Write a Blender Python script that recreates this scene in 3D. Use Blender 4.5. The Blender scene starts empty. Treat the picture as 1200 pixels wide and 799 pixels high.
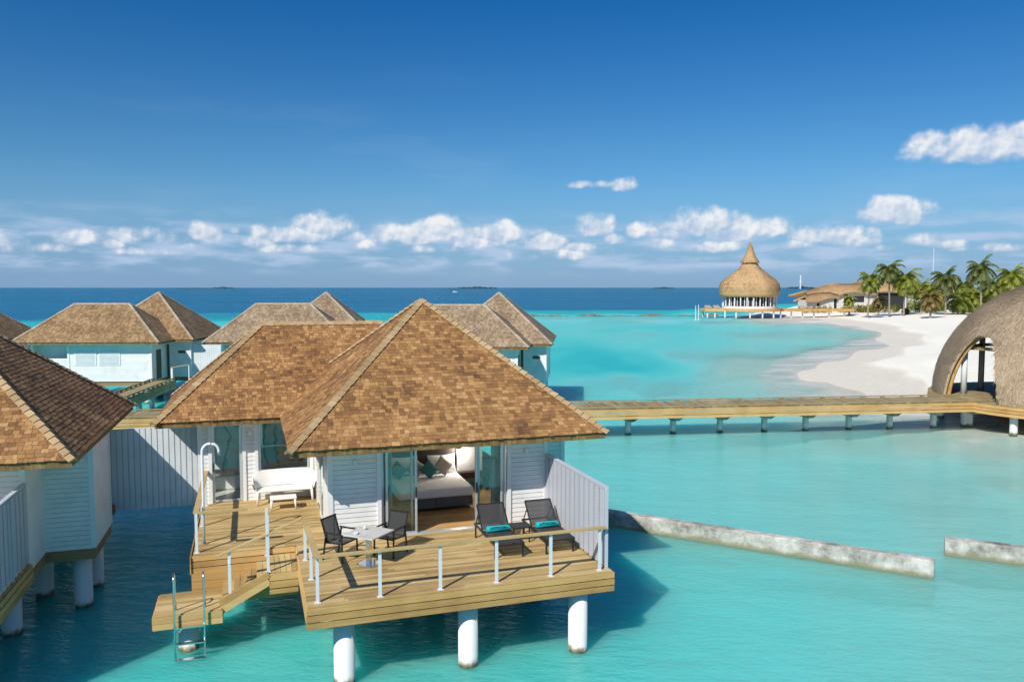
import bpy, math, random
import numpy as np
from mathutils import Vector, Matrix
R = math.radians
rng = np.random.default_rng(7)
random.seed(7)
scene = bpy.context.scene
COL = scene.collection

# ------------------------------------------------------------------ camera, sky, sun, exposure
cam_d = bpy.data.cameras.new('camera'); cam = bpy.data.objects.new('camera', cam_d); COL.objects.link(cam)
CAM_H = 8.03
cam.location = (0, 0, CAM_H); cam.rotation_euler = (R(90 - 3.83), 0, 0)
cam_d.lens = 28.0; cam_d.sensor_width = 36; cam_d.clip_start = .1; cam_d.clip_end = 120000
scene.camera = cam
SUN_AZ, SUN_EL = R(210.8), R(41.8)

def nd(nt, typ, **kw):
    n = nt.nodes.new(typ)
    for k, v in kw.items(): setattr(n, k, v)
    return n
def lk(nt, a, b): nt.links.new(a, b)
def mth(nt, op, a, b=None, c=None, clamp=False):
    n = nt.nodes.new('ShaderNodeMath'); n.operation = op; n.use_clamp = clamp
    for i, x in enumerate((a, b, c)):
        if x is None: continue
        if isinstance(x, (int, float)): n.inputs[i].default_value = x
        else: nt.links.new(x, n.inputs[i])
    return n.outputs[0]
def mixc(nt, fac, a, b, blend='MIX'):
    n = nt.nodes.new('ShaderNodeMix'); n.data_type = 'RGBA'; n.blend_type = blend
    for s, x in ((n.inputs[0], fac), (n.inputs[6], a), (n.inputs[7], b)):
        if isinstance(x, (int, float)): s.default_value = x
        elif isinstance(x, (tuple, list)): s.default_value = (*x, 1) if len(x) == 3 else x
        else: nt.links.new(x, s)
    return n.outputs[2]
def smooth(nt, x, lo, hi):
    n = nt.nodes.new('ShaderNodeMapRange'); n.interpolation_type = 'SMOOTHSTEP'
    nt.links.new(x, n.inputs[0]); n.inputs[1].default_value = lo; n.inputs[2].default_value = hi
    return n.outputs[0]

def ramp(nt, x, stops):
    r = nd(nt, 'ShaderNodeValToRGB'); cr = r.color_ramp
    while len(cr.elements) < len(stops): cr.elements.new(.5)
    for e, (p, c) in zip(cr.elements, stops): e.position = p; e.color = (*c, 1)
    lk(nt, x, r.inputs[0]); return r.outputs[0]
def make_world():
    w = bpy.data.worlds.new('World'); scene.world = w; w.use_nodes = True
    nt = w.node_tree; nt.nodes.clear()
    sky = nd(nt, 'ShaderNodeTexSky', sky_type='NISHITA', sun_disc=False, sun_elevation=SUN_EL, sun_rotation=SUN_AZ,
             altitude=0, air_density=1.0, dust_density=.35, ozone_density=3.0)
    hsv = nd(nt, 'ShaderNodeHueSaturation'); hsv.inputs['Saturation'].default_value = 1.2
    lk(nt, sky.outputs[0], hsv.inputs['Color'])
    tc = nd(nt, 'ShaderNodeTexCoord'); sp = nd(nt, 'ShaderNodeSeparateXYZ'); lk(nt, tc.outputs['Generated'], sp.inputs[0])
    X, Y, Z = sp.outputs
    az = mth(nt, 'ARCTAN2', X, Y); hor = mth(nt, 'SQRT', mth(nt, 'ADD', mth(nt, 'MULTIPLY', X, X), mth(nt, 'MULTIPLY', Y, Y)))
    el = mth(nt, 'ARCTAN2', Z, hor)
    cb = nd(nt, 'ShaderNodeCombineXYZ'); lk(nt, az, cb.inputs[0]); lk(nt, el, cb.inputs[1]); P = cb.outputs[0]
    def noise(vec, scale, detail, rough=.55):
        n = nd(nt, 'ShaderNodeTexNoise', noise_dimensions='2D'); n.inputs['Scale'].default_value = scale
        n.inputs['Detail'].default_value = detail; n.inputs['Roughness'].default_value = rough
        lk(nt, vec, n.inputs['Vector']); return n.outputs[0]
    def vec(op, a, b):
        n = nd(nt, 'ShaderNodeVectorMath', operation=op)
        for i, x in enumerate((a, b)):
            if isinstance(x, tuple): n.inputs[i].default_value = x
            else: lk(nt, x, n.inputs[i])
        return n
    # cumulus: az, el in radians measured for each cloud of the day (half width, half height, weight)
    cl = [(1158, 176, 92, 25, 1.1), (1196, 163, 46, 18, 1), (1047, 251, 44, 20, 1.05), (962, 278, 46, 15, .75), (1003, 283, 34, 9, .5), (1075, 284, 30, 8, .3),
          (826, 266, 62, 22, 1.0), (868, 272, 60, 17, .85), (790, 274, 24, 12, .55), (697, 268, 27, 20, .95), (752, 274, 30, 11, .45),
          (627, 287, 40, 15, .75), (590, 276, 50, 17, .9), (520, 274, 46, 21, 1.0), (476, 279, 40, 17, .85), (432, 289, 18, 8, .5),
          (345, 277, 48, 14, .9), (380, 268, 40, 20, 1.0), (245, 275, 20, 15, .8), (160, 279, 34, 13, .65), (195, 282, 24, 10, .5),
          (95, 281, 32, 12, .75), (8, 288, 32, 14, .65), (730, 220, 16, 12, .7), (702, 219, 36, 5, .4), (275, 272, 8, 5, .5), (640, 300, 60, 8, .3), (60, 291, 24, 8, .6), (130, 287, 16, 8, .6), (220, 291, 16, 6, .55), (300, 285, 20, 9, .6), (415, 280, 15, 10, .6), (452, 285, 18, 9, .65), (560, 286, 30, 11, .65), (655, 285, 13, 10, .6), (675, 291, 18, 7, .5), (720, 281, 15, 8, .55), (770, 287, 22, 8, .6), (905, 272, 28, 10, .7), (930, 287, 20, 7, .55), (1022, 277, 13, 10, .6), (1042, 291, 18, 6, .5), (1110, 288, 20, 6, .5), (1155, 292, 32, 6, .5), (830, 292, 40, 8, .5), (500, 294, 34, 7, .5), (345, 293, 30, 7, .5), (180, 296, 34, 6, .45)]
    field = None
    for px, py, w_, h_, s in cl:
        a = math.atan((px - 600) / 933); e = math.atan((337 - py) / 933 * math.cos(a))
        d = vec('SUBTRACT', P, (a, e, 0)); m = vec('MULTIPLY', d.outputs[0], (933 / w_ / (1 + 0 * a), 933 / h_, 0))
        sx = nd(nt, 'ShaderNodeSeparateXYZ'); lk(nt, m.outputs[0], sx.inputs[0]); my = sx.outputs[1]
        yl = mth(nt, 'MINIMUM', my, mth(nt, 'MULTIPLY', my, 1.7))            # flat bases
        q = mth(nt, 'MULTIPLY_ADD', sx.outputs[0], sx.outputs[0], mth(nt, 'MULTIPLY', yl, yl))
        v = mth(nt, 'MULTIPLY_ADD', q, -s, s)
        if field is None: field, ysel = v, my
        else:
            g = mth(nt, 'GREATER_THAN', v, field); ysel = mth(nt, 'MULTIPLY_ADD', mth(nt, 'SUBTRACT', my, ysel), g, ysel); field = mth(nt, 'MAXIMUM', field, v)
    field = mth(nt, 'MAXIMUM', field, -1.2)
    n1 = noise(P, 31, 7, .5)
    off = vec('ADD', P, (.003, -.004, 0)).outputs[0]
    n2 = noise(off, 31, 7, .5)
    dens = mth(nt, 'ADD', field, mth(nt, 'MULTIPLY_ADD', n1, 2.2, -1.0))
    cloud = smooth(nt, dens, -.08, .75)
    # low thin band near the horizon and faint high streaks
    st = vec('MULTIPLY', P, (9, 42, 0)).outputs[0]; n3 = noise(st, 1.4, 5, .55)
    band = mth(nt, 'MULTIPLY', smooth(nt, n3, .38, .7), mth(nt, 'MULTIPLY', smooth(nt, el, .012, .03), mth(nt, 'SUBTRACT', 1, smooth(nt, el, .055, .1))))
    st2 = vec('MULTIPLY', P, (2.2, 13, 0)).outputs[0]; n4 = noise(st2, 1.3, 6, .6)
    cirr = mth(nt, 'MULTIPLY', smooth(nt, n4, .5, .8), mth(nt, 'SUBTRACT', 1, smooth(nt, el, .1, .3)))
    lit = mth(nt, 'MULTIPLY_ADD', mth(nt, 'SUBTRACT', n1, n2), 3.2, mth(nt, 'MULTIPLY_ADD', ysel, .55, .5), clamp=True)
    lit = mth(nt, 'MULTIPLY', lit, smooth(nt, dens, -.2, .8))
    # the band just above the sea is veiled by moist air, as Nishita alone is too white there
    veil = mth(nt, 'SUBTRACT', 1, smooth(nt, el, .0, .16))
    tint = ramp(nt, el, [(.0, (.46, .68, .84)), (.17, (.36, .63, .80)), (.36, (.085, .50, .78)), (.8, (.75, .98, 1.12))])
    base = mixc(nt, 1.0, hsv.outputs[0], tint, 'MULTIPLY')
    base = mixc(nt, mth(nt, 'MULTIPLY', veil, .7), base, (1.7, 3.05, 5.7))
    base = mixc(nt, mth(nt, 'MULTIPLY', cirr, .10), base, (4.5, 5.5, 7.))
    base = mixc(nt, mth(nt, 'MULTIPLY', band, .78), base, (4.2, 5.3, 7.2))
    ccol = mixc(nt, lit, (3.7, 4.8, 6.5), (8.2, 8.2, 8.1))
    full = mixc(nt, mth(nt, 'MULTIPLY', cloud, .86), base, ccol)
    bg = nd(nt, 'ShaderNodeBackground'); bg.inputs['Strength'].default_value = .1
    lk(nt, full, bg.inputs['Color']); out = nd(nt, 'ShaderNodeOutputWorld'); lk(nt, bg.outputs[0], out.inputs[0])
make_world()
sun_d = bpy.data.lights.new('sun', 'SUN'); sun_d.energy = 4.4; sun_d.angle = R(.53); sun_d.color = (1, .94, .83)
sun = bpy.data.objects.new('sun', sun_d); COL.objects.link(sun)
sdir = Vector((math.sin(SUN_AZ) * math.cos(SUN_EL), math.cos(SUN_AZ) * math.cos(SUN_EL), math.sin(SUN_EL)))
sun.rotation_euler = sdir.to_track_quat('Z', 'Y').to_euler()
vs = scene.view_settings; scene.display_settings.display_device = 'sRGB'
vs.view_transform = 'Standard'; vs.look = 'None'; vs.gamma = 1; vs.use_curve_mapping = False; vs.exposure = 0.2
scene.cycles.max_bounces = 10; scene.cycles.diffuse_bounces = 8; scene.cycles.transparent_max_bounces = 16; scene.cycles.caustics_reflective = False; scene.cycles.caustics_refractive = False
scene.cycles.use_denoising = True

# ------------------------------------------------------------------ materials
MATS = {}
def mat(name):
    m = bpy.data.materials.new(name); m.use_nodes = True; nt = m.node_tree
    b = nt.nodes['Principled BSDF']; MATS[name] = m
    return m, nt, b
def objco(nt, scale=(1, 1, 1)):
    tc = nd(nt, 'ShaderNodeTexCoord'); mp = nd(nt, 'ShaderNodeMapping'); mp.inputs['Scale'].default_value = scale
    lk(nt, tc.outputs['Object'], mp.inputs[0]); return mp.outputs[0]
def tnoise(nt, vec, scale, detail=4, rough=.55):
    n = nd(nt, 'ShaderNodeTexNoise'); n.inputs['Scale'].default_value = scale; n.inputs['Detail'].default_value = detail
    n.inputs['Roughness'].default_value = rough
    if vec is not None: lk(nt, vec, n.inputs['Vector'])
    return n.outputs[0]
def bump(nt, h, dist, strength=1.0):
    b = nd(nt, 'ShaderNodeBump'); b.inputs['Distance'].default_value = dist; b.inputs['Strength'].default_value = strength
    lk(nt, h, b.inputs['Height']); return b.outputs[0]
def island(nt): return nd(nt, 'ShaderNodeNewGeometry').outputs['Random Per Island']

def plain(name, col, rough=.5, metal=0, dirt=.12, scale=3, bmp=0):
    m, nt, b = mat(name); b.inputs['Roughness'].default_value = rough; b.inputs['Metallic'].default_value = metal
    n = tnoise(nt, objco(nt), scale, 5)
    lk(nt, mixc(nt, smooth(nt, n, .35, .75), col, tuple(c * (1 - dirt) for c in col)), b.inputs['Base Color'])
    if bmp: lk(nt, bump(nt, tnoise(nt, objco(nt), scale * 12, 3), bmp), b.inputs['Normal'])
    return m
def planks(name, stops, grain=(1.5, 26, 26), rough=.7):
    m, nt, b = mat(name); b.inputs['Roughness'].default_value = rough
    isl = island(nt); g = tnoise(nt, objco(nt, grain), 1, 5, .6); big = tnoise(nt, objco(nt), .9, 4)
    f = mth(nt, 'ADD', mth(nt, 'MULTIPLY', isl, .45), mth(nt, 'ADD', mth(nt, 'MULTIPLY', g, .5), mth(nt, 'MULTIPLY_ADD', big, .8, -.38)))
    lk(nt, ramp(nt, f, stops), b.inputs['Base Color']); lk(nt, bump(nt, g, .004), b.inputs['Normal'])
    return m
DECK = [(.2, (.28, .175, .065)), (.5, (.46, .32, .135)), (.85, (.61, .46, .225))]
planks('deck_wood', DECK); planks('deck_wood_cross', DECK, (26, 1.5, 26))
planks('post_wood', DECK, (20, 20, 2))
planks('jetty_wood', [(.2, (.2, .14, .06)), (.5, (.31, .24, .115)), (.85, (.42, .34, .19))], (22, 2, 22))
planks('beam_wood', [(.2, (.36, .19, .06)), (.5, (.55, .33, .115)), (.85, (.66, .44, .19))], (1.2, 20, 20))
planks('skirt_wood', [(.2, (.30, .17, .05)), (.5, (.46, .28, .09)), (.85, (.58, .39, .15))], (1.2, 14, 22))
planks('brown_beam', [(.2, (.2, .1, .042)), (.5, (.31, .17, .075)), (.85, (.4, .24, .115))], (2, 20, 20))
planks('floor_wood', [(.2, (.38, .2, .07)), (.5, (.52, .3, .11)), (.85, (.6, .38, .16))], (1.5, 24, 24), .45)
planks('green_door', [(.2, (.05, .075, .05)), (.8, (.09, .125, .08))], (20, 20, 2))

def shingles(name, stops, cap=False):
    m, nt, b = mat(name); b.inputs['Roughness'].default_value = .85
    isl = island(nt); co = objco(nt)
    g = tnoise(nt, objco(nt, (30, 30, 5)), 1, 4, .6); big = tnoise(nt, co, .8, 5, .6)
    f = mth(nt, 'ADD', mth(nt, 'MULTIPLY', isl, .38), mth(nt, 'ADD', mth(nt, 'MULTIPLY', g, .34), mth(nt, 'MULTIPLY_ADD', big, .75, -.23)))
    lk(nt, ramp(nt, f, stops), b.inputs['Base Color']); lk(nt, bump(nt, g, .008), b.inputs['Normal'])
    return m
shingles('shingle_gold', [(.2, (.10, .044, .017)), (.43, (.25, .119, .040)), (.64, (.38, .195, .068)), (.9, (.6, .385, .175))])
shingles('shingle_brown', [(.15, (.13, .07, .03)), (.45, (.25, .15, .068)), (.7, (.36, .235, .115)), (.9, (.5, .36, .2))])
shingles('shingle_grey', [(.15, (.15, .095, .055)), (.45, (.26, .18, .11)), (.7, (.37, .275, .175)), (.9, (.5, .4, .28))])
shingles('cap_gold', [(.1, (.26, .17, .08)), (.5, (.42, .28, .14)), (.9, (.58, .43, .26))])
shingles('cap_grey', [(.1, (.26, .2, .14)), (.5, (.4, .32, .23)), (.9, (.52, .44, .34))])
def fascia_mat():
    m, nt, b = mat('eave_wood'); b.inputs['Roughness'].default_value = .85
    g = tnoise(nt, objco(nt, (9, 9, 1.2)), 1, 5, .7)
    lk(nt, ramp(nt, g, [(.3, (.10, .055, .018)), (.5, (.2, .12, .04)), (.7, (.34, .22, .08))]), b.inputs['Base Color'])
fascia_mat()
plain('white_paint', (.8, .8, .79), .45, dirt=.14, scale=1.6)
plain('white_trim', (.78, .79, .8), .4, dirt=.05)
plain('fence_paint', (.70, .73, .76), .5, dirt=.12, scale=1.5)
plain('screen_gap_shade', (.10, .11, .14), .7)
plain('screen_paint', (.5, .52, .58), .5, dirt=.05)
plain('interior_wall', (.8, .78, .74), .7, dirt=.04)
plain('aluminium', (.62, .66, .7), .35, .5, .05)
plain('steel', (.75, .76, .78), .22, 1, .05)
plain('rail_metal', (.66, .69, .72), .4, 0, .05)
plain('charcoal_metal', (.03, .03, .033), .45, .3)
plain('white_plastic', (.8, .79, .76), .35, dirt=.03)
plain('table_top', (.6, .58, .54), .4, dirt=.2, scale=2)
plain('bed_linen', (.88, .88, .9), .85, dirt=.04, scale=4, bmp=.01)
plain('bed_base', (.15, .145, .15), .9, bmp=.002)
plain('headboard', (.035, .024, .02), .6)
plain('beige_fabric', (.42, .36, .31), .9)
plain('teal_fabric', (.05, .2, .19), .9)
plain('curtain', (.72, .72, .7), .9)
plain('towel', (.0, .42, .45), .95, dirt=.15, scale=20)
plain('towel_mark', (.0, .06, .09), .95)
plain('vent_dark', (.08, .09, .1), .6)
plain('glazed_tile', (.6, .6, .58), .25, dirt=.15, scale=2)
plain('porcelain', (.8, .8, .8), .15)
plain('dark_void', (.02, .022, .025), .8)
plain('stucco', (.58, .56, .52), .8, dirt=.1, scale=1)
plain('frosted_glass', (.62, .66, .66), .15)
plain('boat_hull', (.8, .8, .8), .3)
def glow():
    m, nt, b = mat('lamp_glow'); b.inputs['Emission Color'].default_value = (1, .9, .76, 1); b.inputs['Emission Strength'].default_value = 6
glow()
def fabric_mesh():
    m, nt, b = mat('mesh_fabric'); b.inputs['Base Color'].default_value = (.035, .035, .038, 1); b.inputs['Roughness'].default_value = .8
    tr = nd(nt, 'ShaderNodeBsdfTransparent'); mx = nd(nt, 'ShaderNodeMixShader'); mx.inputs[0].default_value = .09
    o = nt.nodes['Material Output']; lk(nt, b.outputs[0], mx.inputs[1]); lk(nt, tr.outputs[0], mx.inputs[2]); lk(nt, mx.outputs[0], o.inputs[0])
fabric_mesh()
def glass(name, tint, refl):
    m, nt, b = mat(name); nt.nodes.remove(b); o = nt.nodes['Material Output']
    tr = nd(nt, 'ShaderNodeBsdfTransparent'); tr.inputs[0].default_value = (*tint, 1)
    gl = nd(nt, 'ShaderNodeBsdfGlossy'); gl.inputs['Roughness'].default_value = .02; gl.inputs[0].default_value = (.9, 1, .98, 1)
    fr = nd(nt, 'ShaderNodeFresnel'); fr.inputs[0].default_value = 1.5
    mx = nd(nt, 'ShaderNodeMixShader'); lk(nt, mth(nt, 'ADD', fr.outputs[0], refl, clamp=True), mx.inputs[0])
    lk(nt, tr.outputs[0], mx.inputs[1]); lk(nt, gl.outputs[0], mx.inputs[2]); lk(nt, mx.outputs[0], o.inputs[0])
glass('glass', (.93, .98, .97), .01); glass('clear_glass', (.93, .98, .97), .0)
def marble():
    m, nt, b = mat('marble'); b.inputs['Roughness'].default_value = .25
    w = nd(nt, 'ShaderNodeTexWave'); w.inputs['Scale'].default_value = .7; w.inputs['Distortion'].default_value = 9; w.inputs['Detail'].default_value = 4
    lk(nt, objco(nt), w.inputs['Vector'])
    lk(nt, ramp(nt, w.outputs['Fac'], [(.0, (.14, .14, .13)), (.05, (.6, .59, .56)), (.2, (.82, .8, .76))]), b.inputs['Base Color'])
marble()
def pile_mat():
    m, nt, b = mat('pile_paint'); b.inputs['Roughness'].default_value = .6
    g = nd(nt, 'ShaderNodeNewGeometry'); s = nd(nt, 'ShaderNodeSeparateXYZ'); lk(nt, g.outputs['Position'], s.inputs[0])
    n = tnoise(nt, g.outputs['Position'], 6, 4); z = mth(nt, 'ADD', s.outputs[2], mth(nt, 'MULTIPLY_ADD', n, -.3, .15))
    c1 = mixc(nt, smooth(nt, z, .05, .2), (.34, .31, .22), (.76, .76, .74))
    c2 = mixc(nt, smooth(nt, z, .0, .13), (.06, .07, .03), c1)
    lk(nt, c2, b.inputs['Base Color'])
pile_mat()
def concrete():
    m, nt, b = mat('concrete'); b.inputs['Roughness'].default_value = .9
    g = nd(nt, 'ShaderNodeNewGeometry'); s = nd(nt, 'ShaderNodeSeparateXYZ'); lk(nt, g.outputs['Position'], s.inputs[0])
    n = tnoise(nt, g.outputs['Position'], 3, 8, .7); n2 = tnoise(nt, g.outputs['Position'], .9, 6, .7)
    c = ramp(nt, mth(nt, 'MULTIPLY_ADD', n2, .6, mth(nt, 'MULTIPLY', n, .4)), [(.38, (.13, .12, .10)), (.48, (.34, .325, .29)), (.6, (.6, .58, .54))])
    z = mth(nt, 'MULTIPLY_ADD', n, .25, s.outputs[2])
    lk(nt, mixc(nt, smooth(nt, z, .14, .34), (.23, .22, .12), c), b.inputs['Base Color']); lk(nt, bump(nt, n, .03), b.inputs['Normal'])
concrete()
def thatch_mat(name, stops):
    m, nt, b = mat(name); b.inputs['Roughness'].default_value = .95
    co = objco(nt); n = tnoise(nt, objco(nt, (11, 11, 4)), 1, 7, .7); big = tnoise(nt, co, .35, 4); isl = island(nt)
    f = mth(nt, 'ADD', mth(nt, 'MULTIPLY', n, .45), mth(nt, 'MULTIPLY_ADD', isl, .28, mth(nt, 'MULTIPLY_ADD', big, .5, -.12)))
    lk(nt, ramp(nt, f, stops), b.inputs['Base Color']); lk(nt, bump(nt, n, .05), b.inputs['Normal'])
thatch_mat('thatch_grey', [(.25, (.19, .13, .08)), (.5, (.43, .32, .21)), (.76, (.68, .54, .385))])
thatch_mat('thatch_tan', [(.22, (.25, .14, .06)), (.5, (.46, .29, .14)), (.8, (.62, .43, .23))])
def leafy(name, stops):
    m, nt, b = mat(name); b.inputs['Roughness'].default_value = .5
    lk(nt, ramp(nt, island(nt), stops), b.inputs['Base Color'])
    tl = nd(nt, 'ShaderNodeBsdfTranslucent'); lk(nt, ramp(nt, island(nt), stops), tl.inputs[0]); mx = nd(nt, 'ShaderNodeMixShader'); mx.inputs[0].default_value = .48
    o = nt.nodes['Material Output']; lk(nt, b.outputs[0], mx.inputs[1]); lk(nt, tl.outputs[0], mx.inputs[2]); lk(nt, mx.outputs[0], o.inputs[0])
leafy('palm_green', [(0, (.07, .11, .015)), (.5, (.21, .26, .035)), (1, (.38, .38, .085))])
leafy('palm_yellow', [(0, (.1, .15, .012)), (.5, (.27, .32, .03)), (1, (.45, .44, .09))])
leafy('palm_dark', [(0, (.05, .085, .02)), (.5, (.14, .18, .04)), (1, (.27, .28, .08))])
leafy('palm_dry', [(0, (.1, .08, .02)), (.5, (.25, .18, .055)), (1, (.36, .27, .1))])
leafy('hedge_leaf', [(0, (.12, .11, .02)), (.5, (.30, .27, .05)), (1, (.45, .37, .09))])
leafy('far_trees', [(0, (.04, .075, .06)), (1, (.08, .12, .085))])  # muted blue-green, distance haze mixed into the tree colour
plain('palm_bark', (.3, .26, .21), .9, dirt=.4, scale=2)
plain('reef_rock', (.22, .17, .11), .9, dirt=.6, scale=.6)

# ------------------------------------------------------------------ mesh builder
class MB:
    def __init__(s): s.v = []; s.f = []; s.n = 0; s.smooth = False
    def add(s, verts, faces):
        verts = np.asarray(verts, float).reshape(-1, 3); s.v.append(verts)
        for f in faces: s.f.append(tuple(i + s.n for i in f))
        s.n += len(verts)
    def quads(s, q):                              # q: (N,4,3), every quad its own island
        q = np.asarray(q, float); k = len(q); s.v.append(q.reshape(-1, 3))
        ix = (np.arange(k * 4).reshape(k, 4) + s.n).tolist(); s.f += [tuple(r) for r in ix]; s.n += 4 * k
    def box(s, x0, x1, y0, y1, z0, z1):
        s.add([(x0, y0, z0), (x1, y0, z0), (x1, y1, z0), (x0, y1, z0), (x0, y0, z1), (x1, y0, z1), (x1, y1, z1), (x0, y1, z1)],
              [(3, 2, 1, 0), (4, 5, 6, 7), (0, 1, 5, 4), (1, 2, 6, 5), (2, 3, 7, 6), (3, 0, 4, 7)])
    def bar(s, p, q, w, h, up=(0, 0, 1)):          # rectangular bar from p to q, w sideways, h along up
        p, q = Vector(p), Vector(q); d = (q - p).normalized(); u = Vector(up); sd = d.cross(u).normalized(); u = sd.cross(d)
        c = []
        for o in (p, q):
            for a, b in ((-1, -1), (1, -1), (1, 1), (-1, 1)): c.append(o + sd * (a * w / 2) + u * (b * h / 2))
        s.add([tuple(x) for x in c], [(3, 2, 1, 0), (4, 5, 6, 7), (0, 1, 5, 4), (1, 2, 6, 5), (2, 3, 7, 6), (3, 0, 4, 7)])
    def tube(s, pts, r, k=10, cap=True):
        pts = [Vector(p) for p in pts]; rs = r if isinstance(r, (list, tuple)) else [r] * len(pts)
        V = []; F = []; ref = Vector((0, 0, 1))
        d0 = (pts[1] - pts[0]).normalized()
        if abs(d0.z) > .9: ref = Vector((1, 0, 0))
        for i, p in enumerate(pts):
            d = (pts[min(i + 1, len(pts) - 1)] - pts[max(i - 1, 0)]).normalized()
            a = d.cross(ref).normalized(); b = d.cross(a)
            for j in range(k):
                t = 2 * math.pi * j / k; V.append(p + (a * math.cos(t) + b * math.sin(t)) * rs[i])
        for i in range(len(pts) - 1):
            for j in range(k): F.append((i * k + j, i * k + (j + 1) % k, (i + 1) * k + (j + 1) % k, (i + 1) * k + j))
        if cap: F += [tuple(range(k))[::-1], tuple((len(pts) - 1) * k + j for j in range(k))]
        s.add([tuple(v) for v in V], F)
    def cyl(s, x, y, z0, z1, r, k=20): s.tube([(x, y, z0), (x, y, z1)], r, k)
    def grid(s, P, close=False):                   # P: (a,b,3)
        P = np.asarray(P, float); a, b = P.shape[:2]; F = []
        for i in range(a - 1):
            for j in range(b if close else b - 1): F.append((i * b + j, i * b + (j + 1) % b, (i + 1) * b + (j + 1) % b, (i + 1) * b + j))
        s.add(P.reshape(-1, 3), F)
    def build(s, name, m, parent=None, smooth=False, bevel=0):
        me = bpy.data.meshes.new(name); V = np.concatenate(s.v) if s.v else np.zeros((0, 3))
        me.from_pydata(V.tolist(), [], s.f); me.update()
        o = bpy.data.objects.new(name, me); COL.objects.link(o)
        if m: me.materials.append(MATS[m])
        if smooth: me.polygons.foreach_set('use_smooth', [True] * len(me.polygons))
        if parent: o.parent = parent
        if bevel:
            b = o.modifiers.new('bevel', 'BEVEL'); b.width = bevel; b.segments = 3; b.limit_method = 'ANGLE'
        return o
def thing(name, label, cat, loc=(0, 0, 0), rz=0, group=None):
    o = bpy.data.objects.new(name, None); COL.objects.link(o); o.location = loc; o.rotation_euler = (0, 0, rz)
    return tag(o, label, cat, group)
def tag(o, label, cat, group=None):
    o['label'] = label; o['category'] = cat
    if group: o['group'] = group
    return o
def kind(o, k='structure'): o['kind'] = k; return o
def copy_tree(o, loc=None, rz=None, label=None):
    c = o.copy(); COL.objects.link(c)
    if loc is not None: c.location = loc
    if rz is not None: c.rotation_euler = (0, 0, rz)
    if label: c['label'] = label
    for ch in o.children:
        d = ch.copy(); COL.objects.link(d); d.parent = c
        for g in ch.children:
            e = g.copy(); COL.objects.link(e); e.parent = d
    return c
def frame(o):                                      # local -> world for things standing on a villa
    loc, rz = o
    def f(u, v, z): return (loc[0] + u * math.cos(rz) - v * math.sin(rz), loc[1] + u * math.sin(rz) + v * math.cos(rz), z)
    return f

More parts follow.
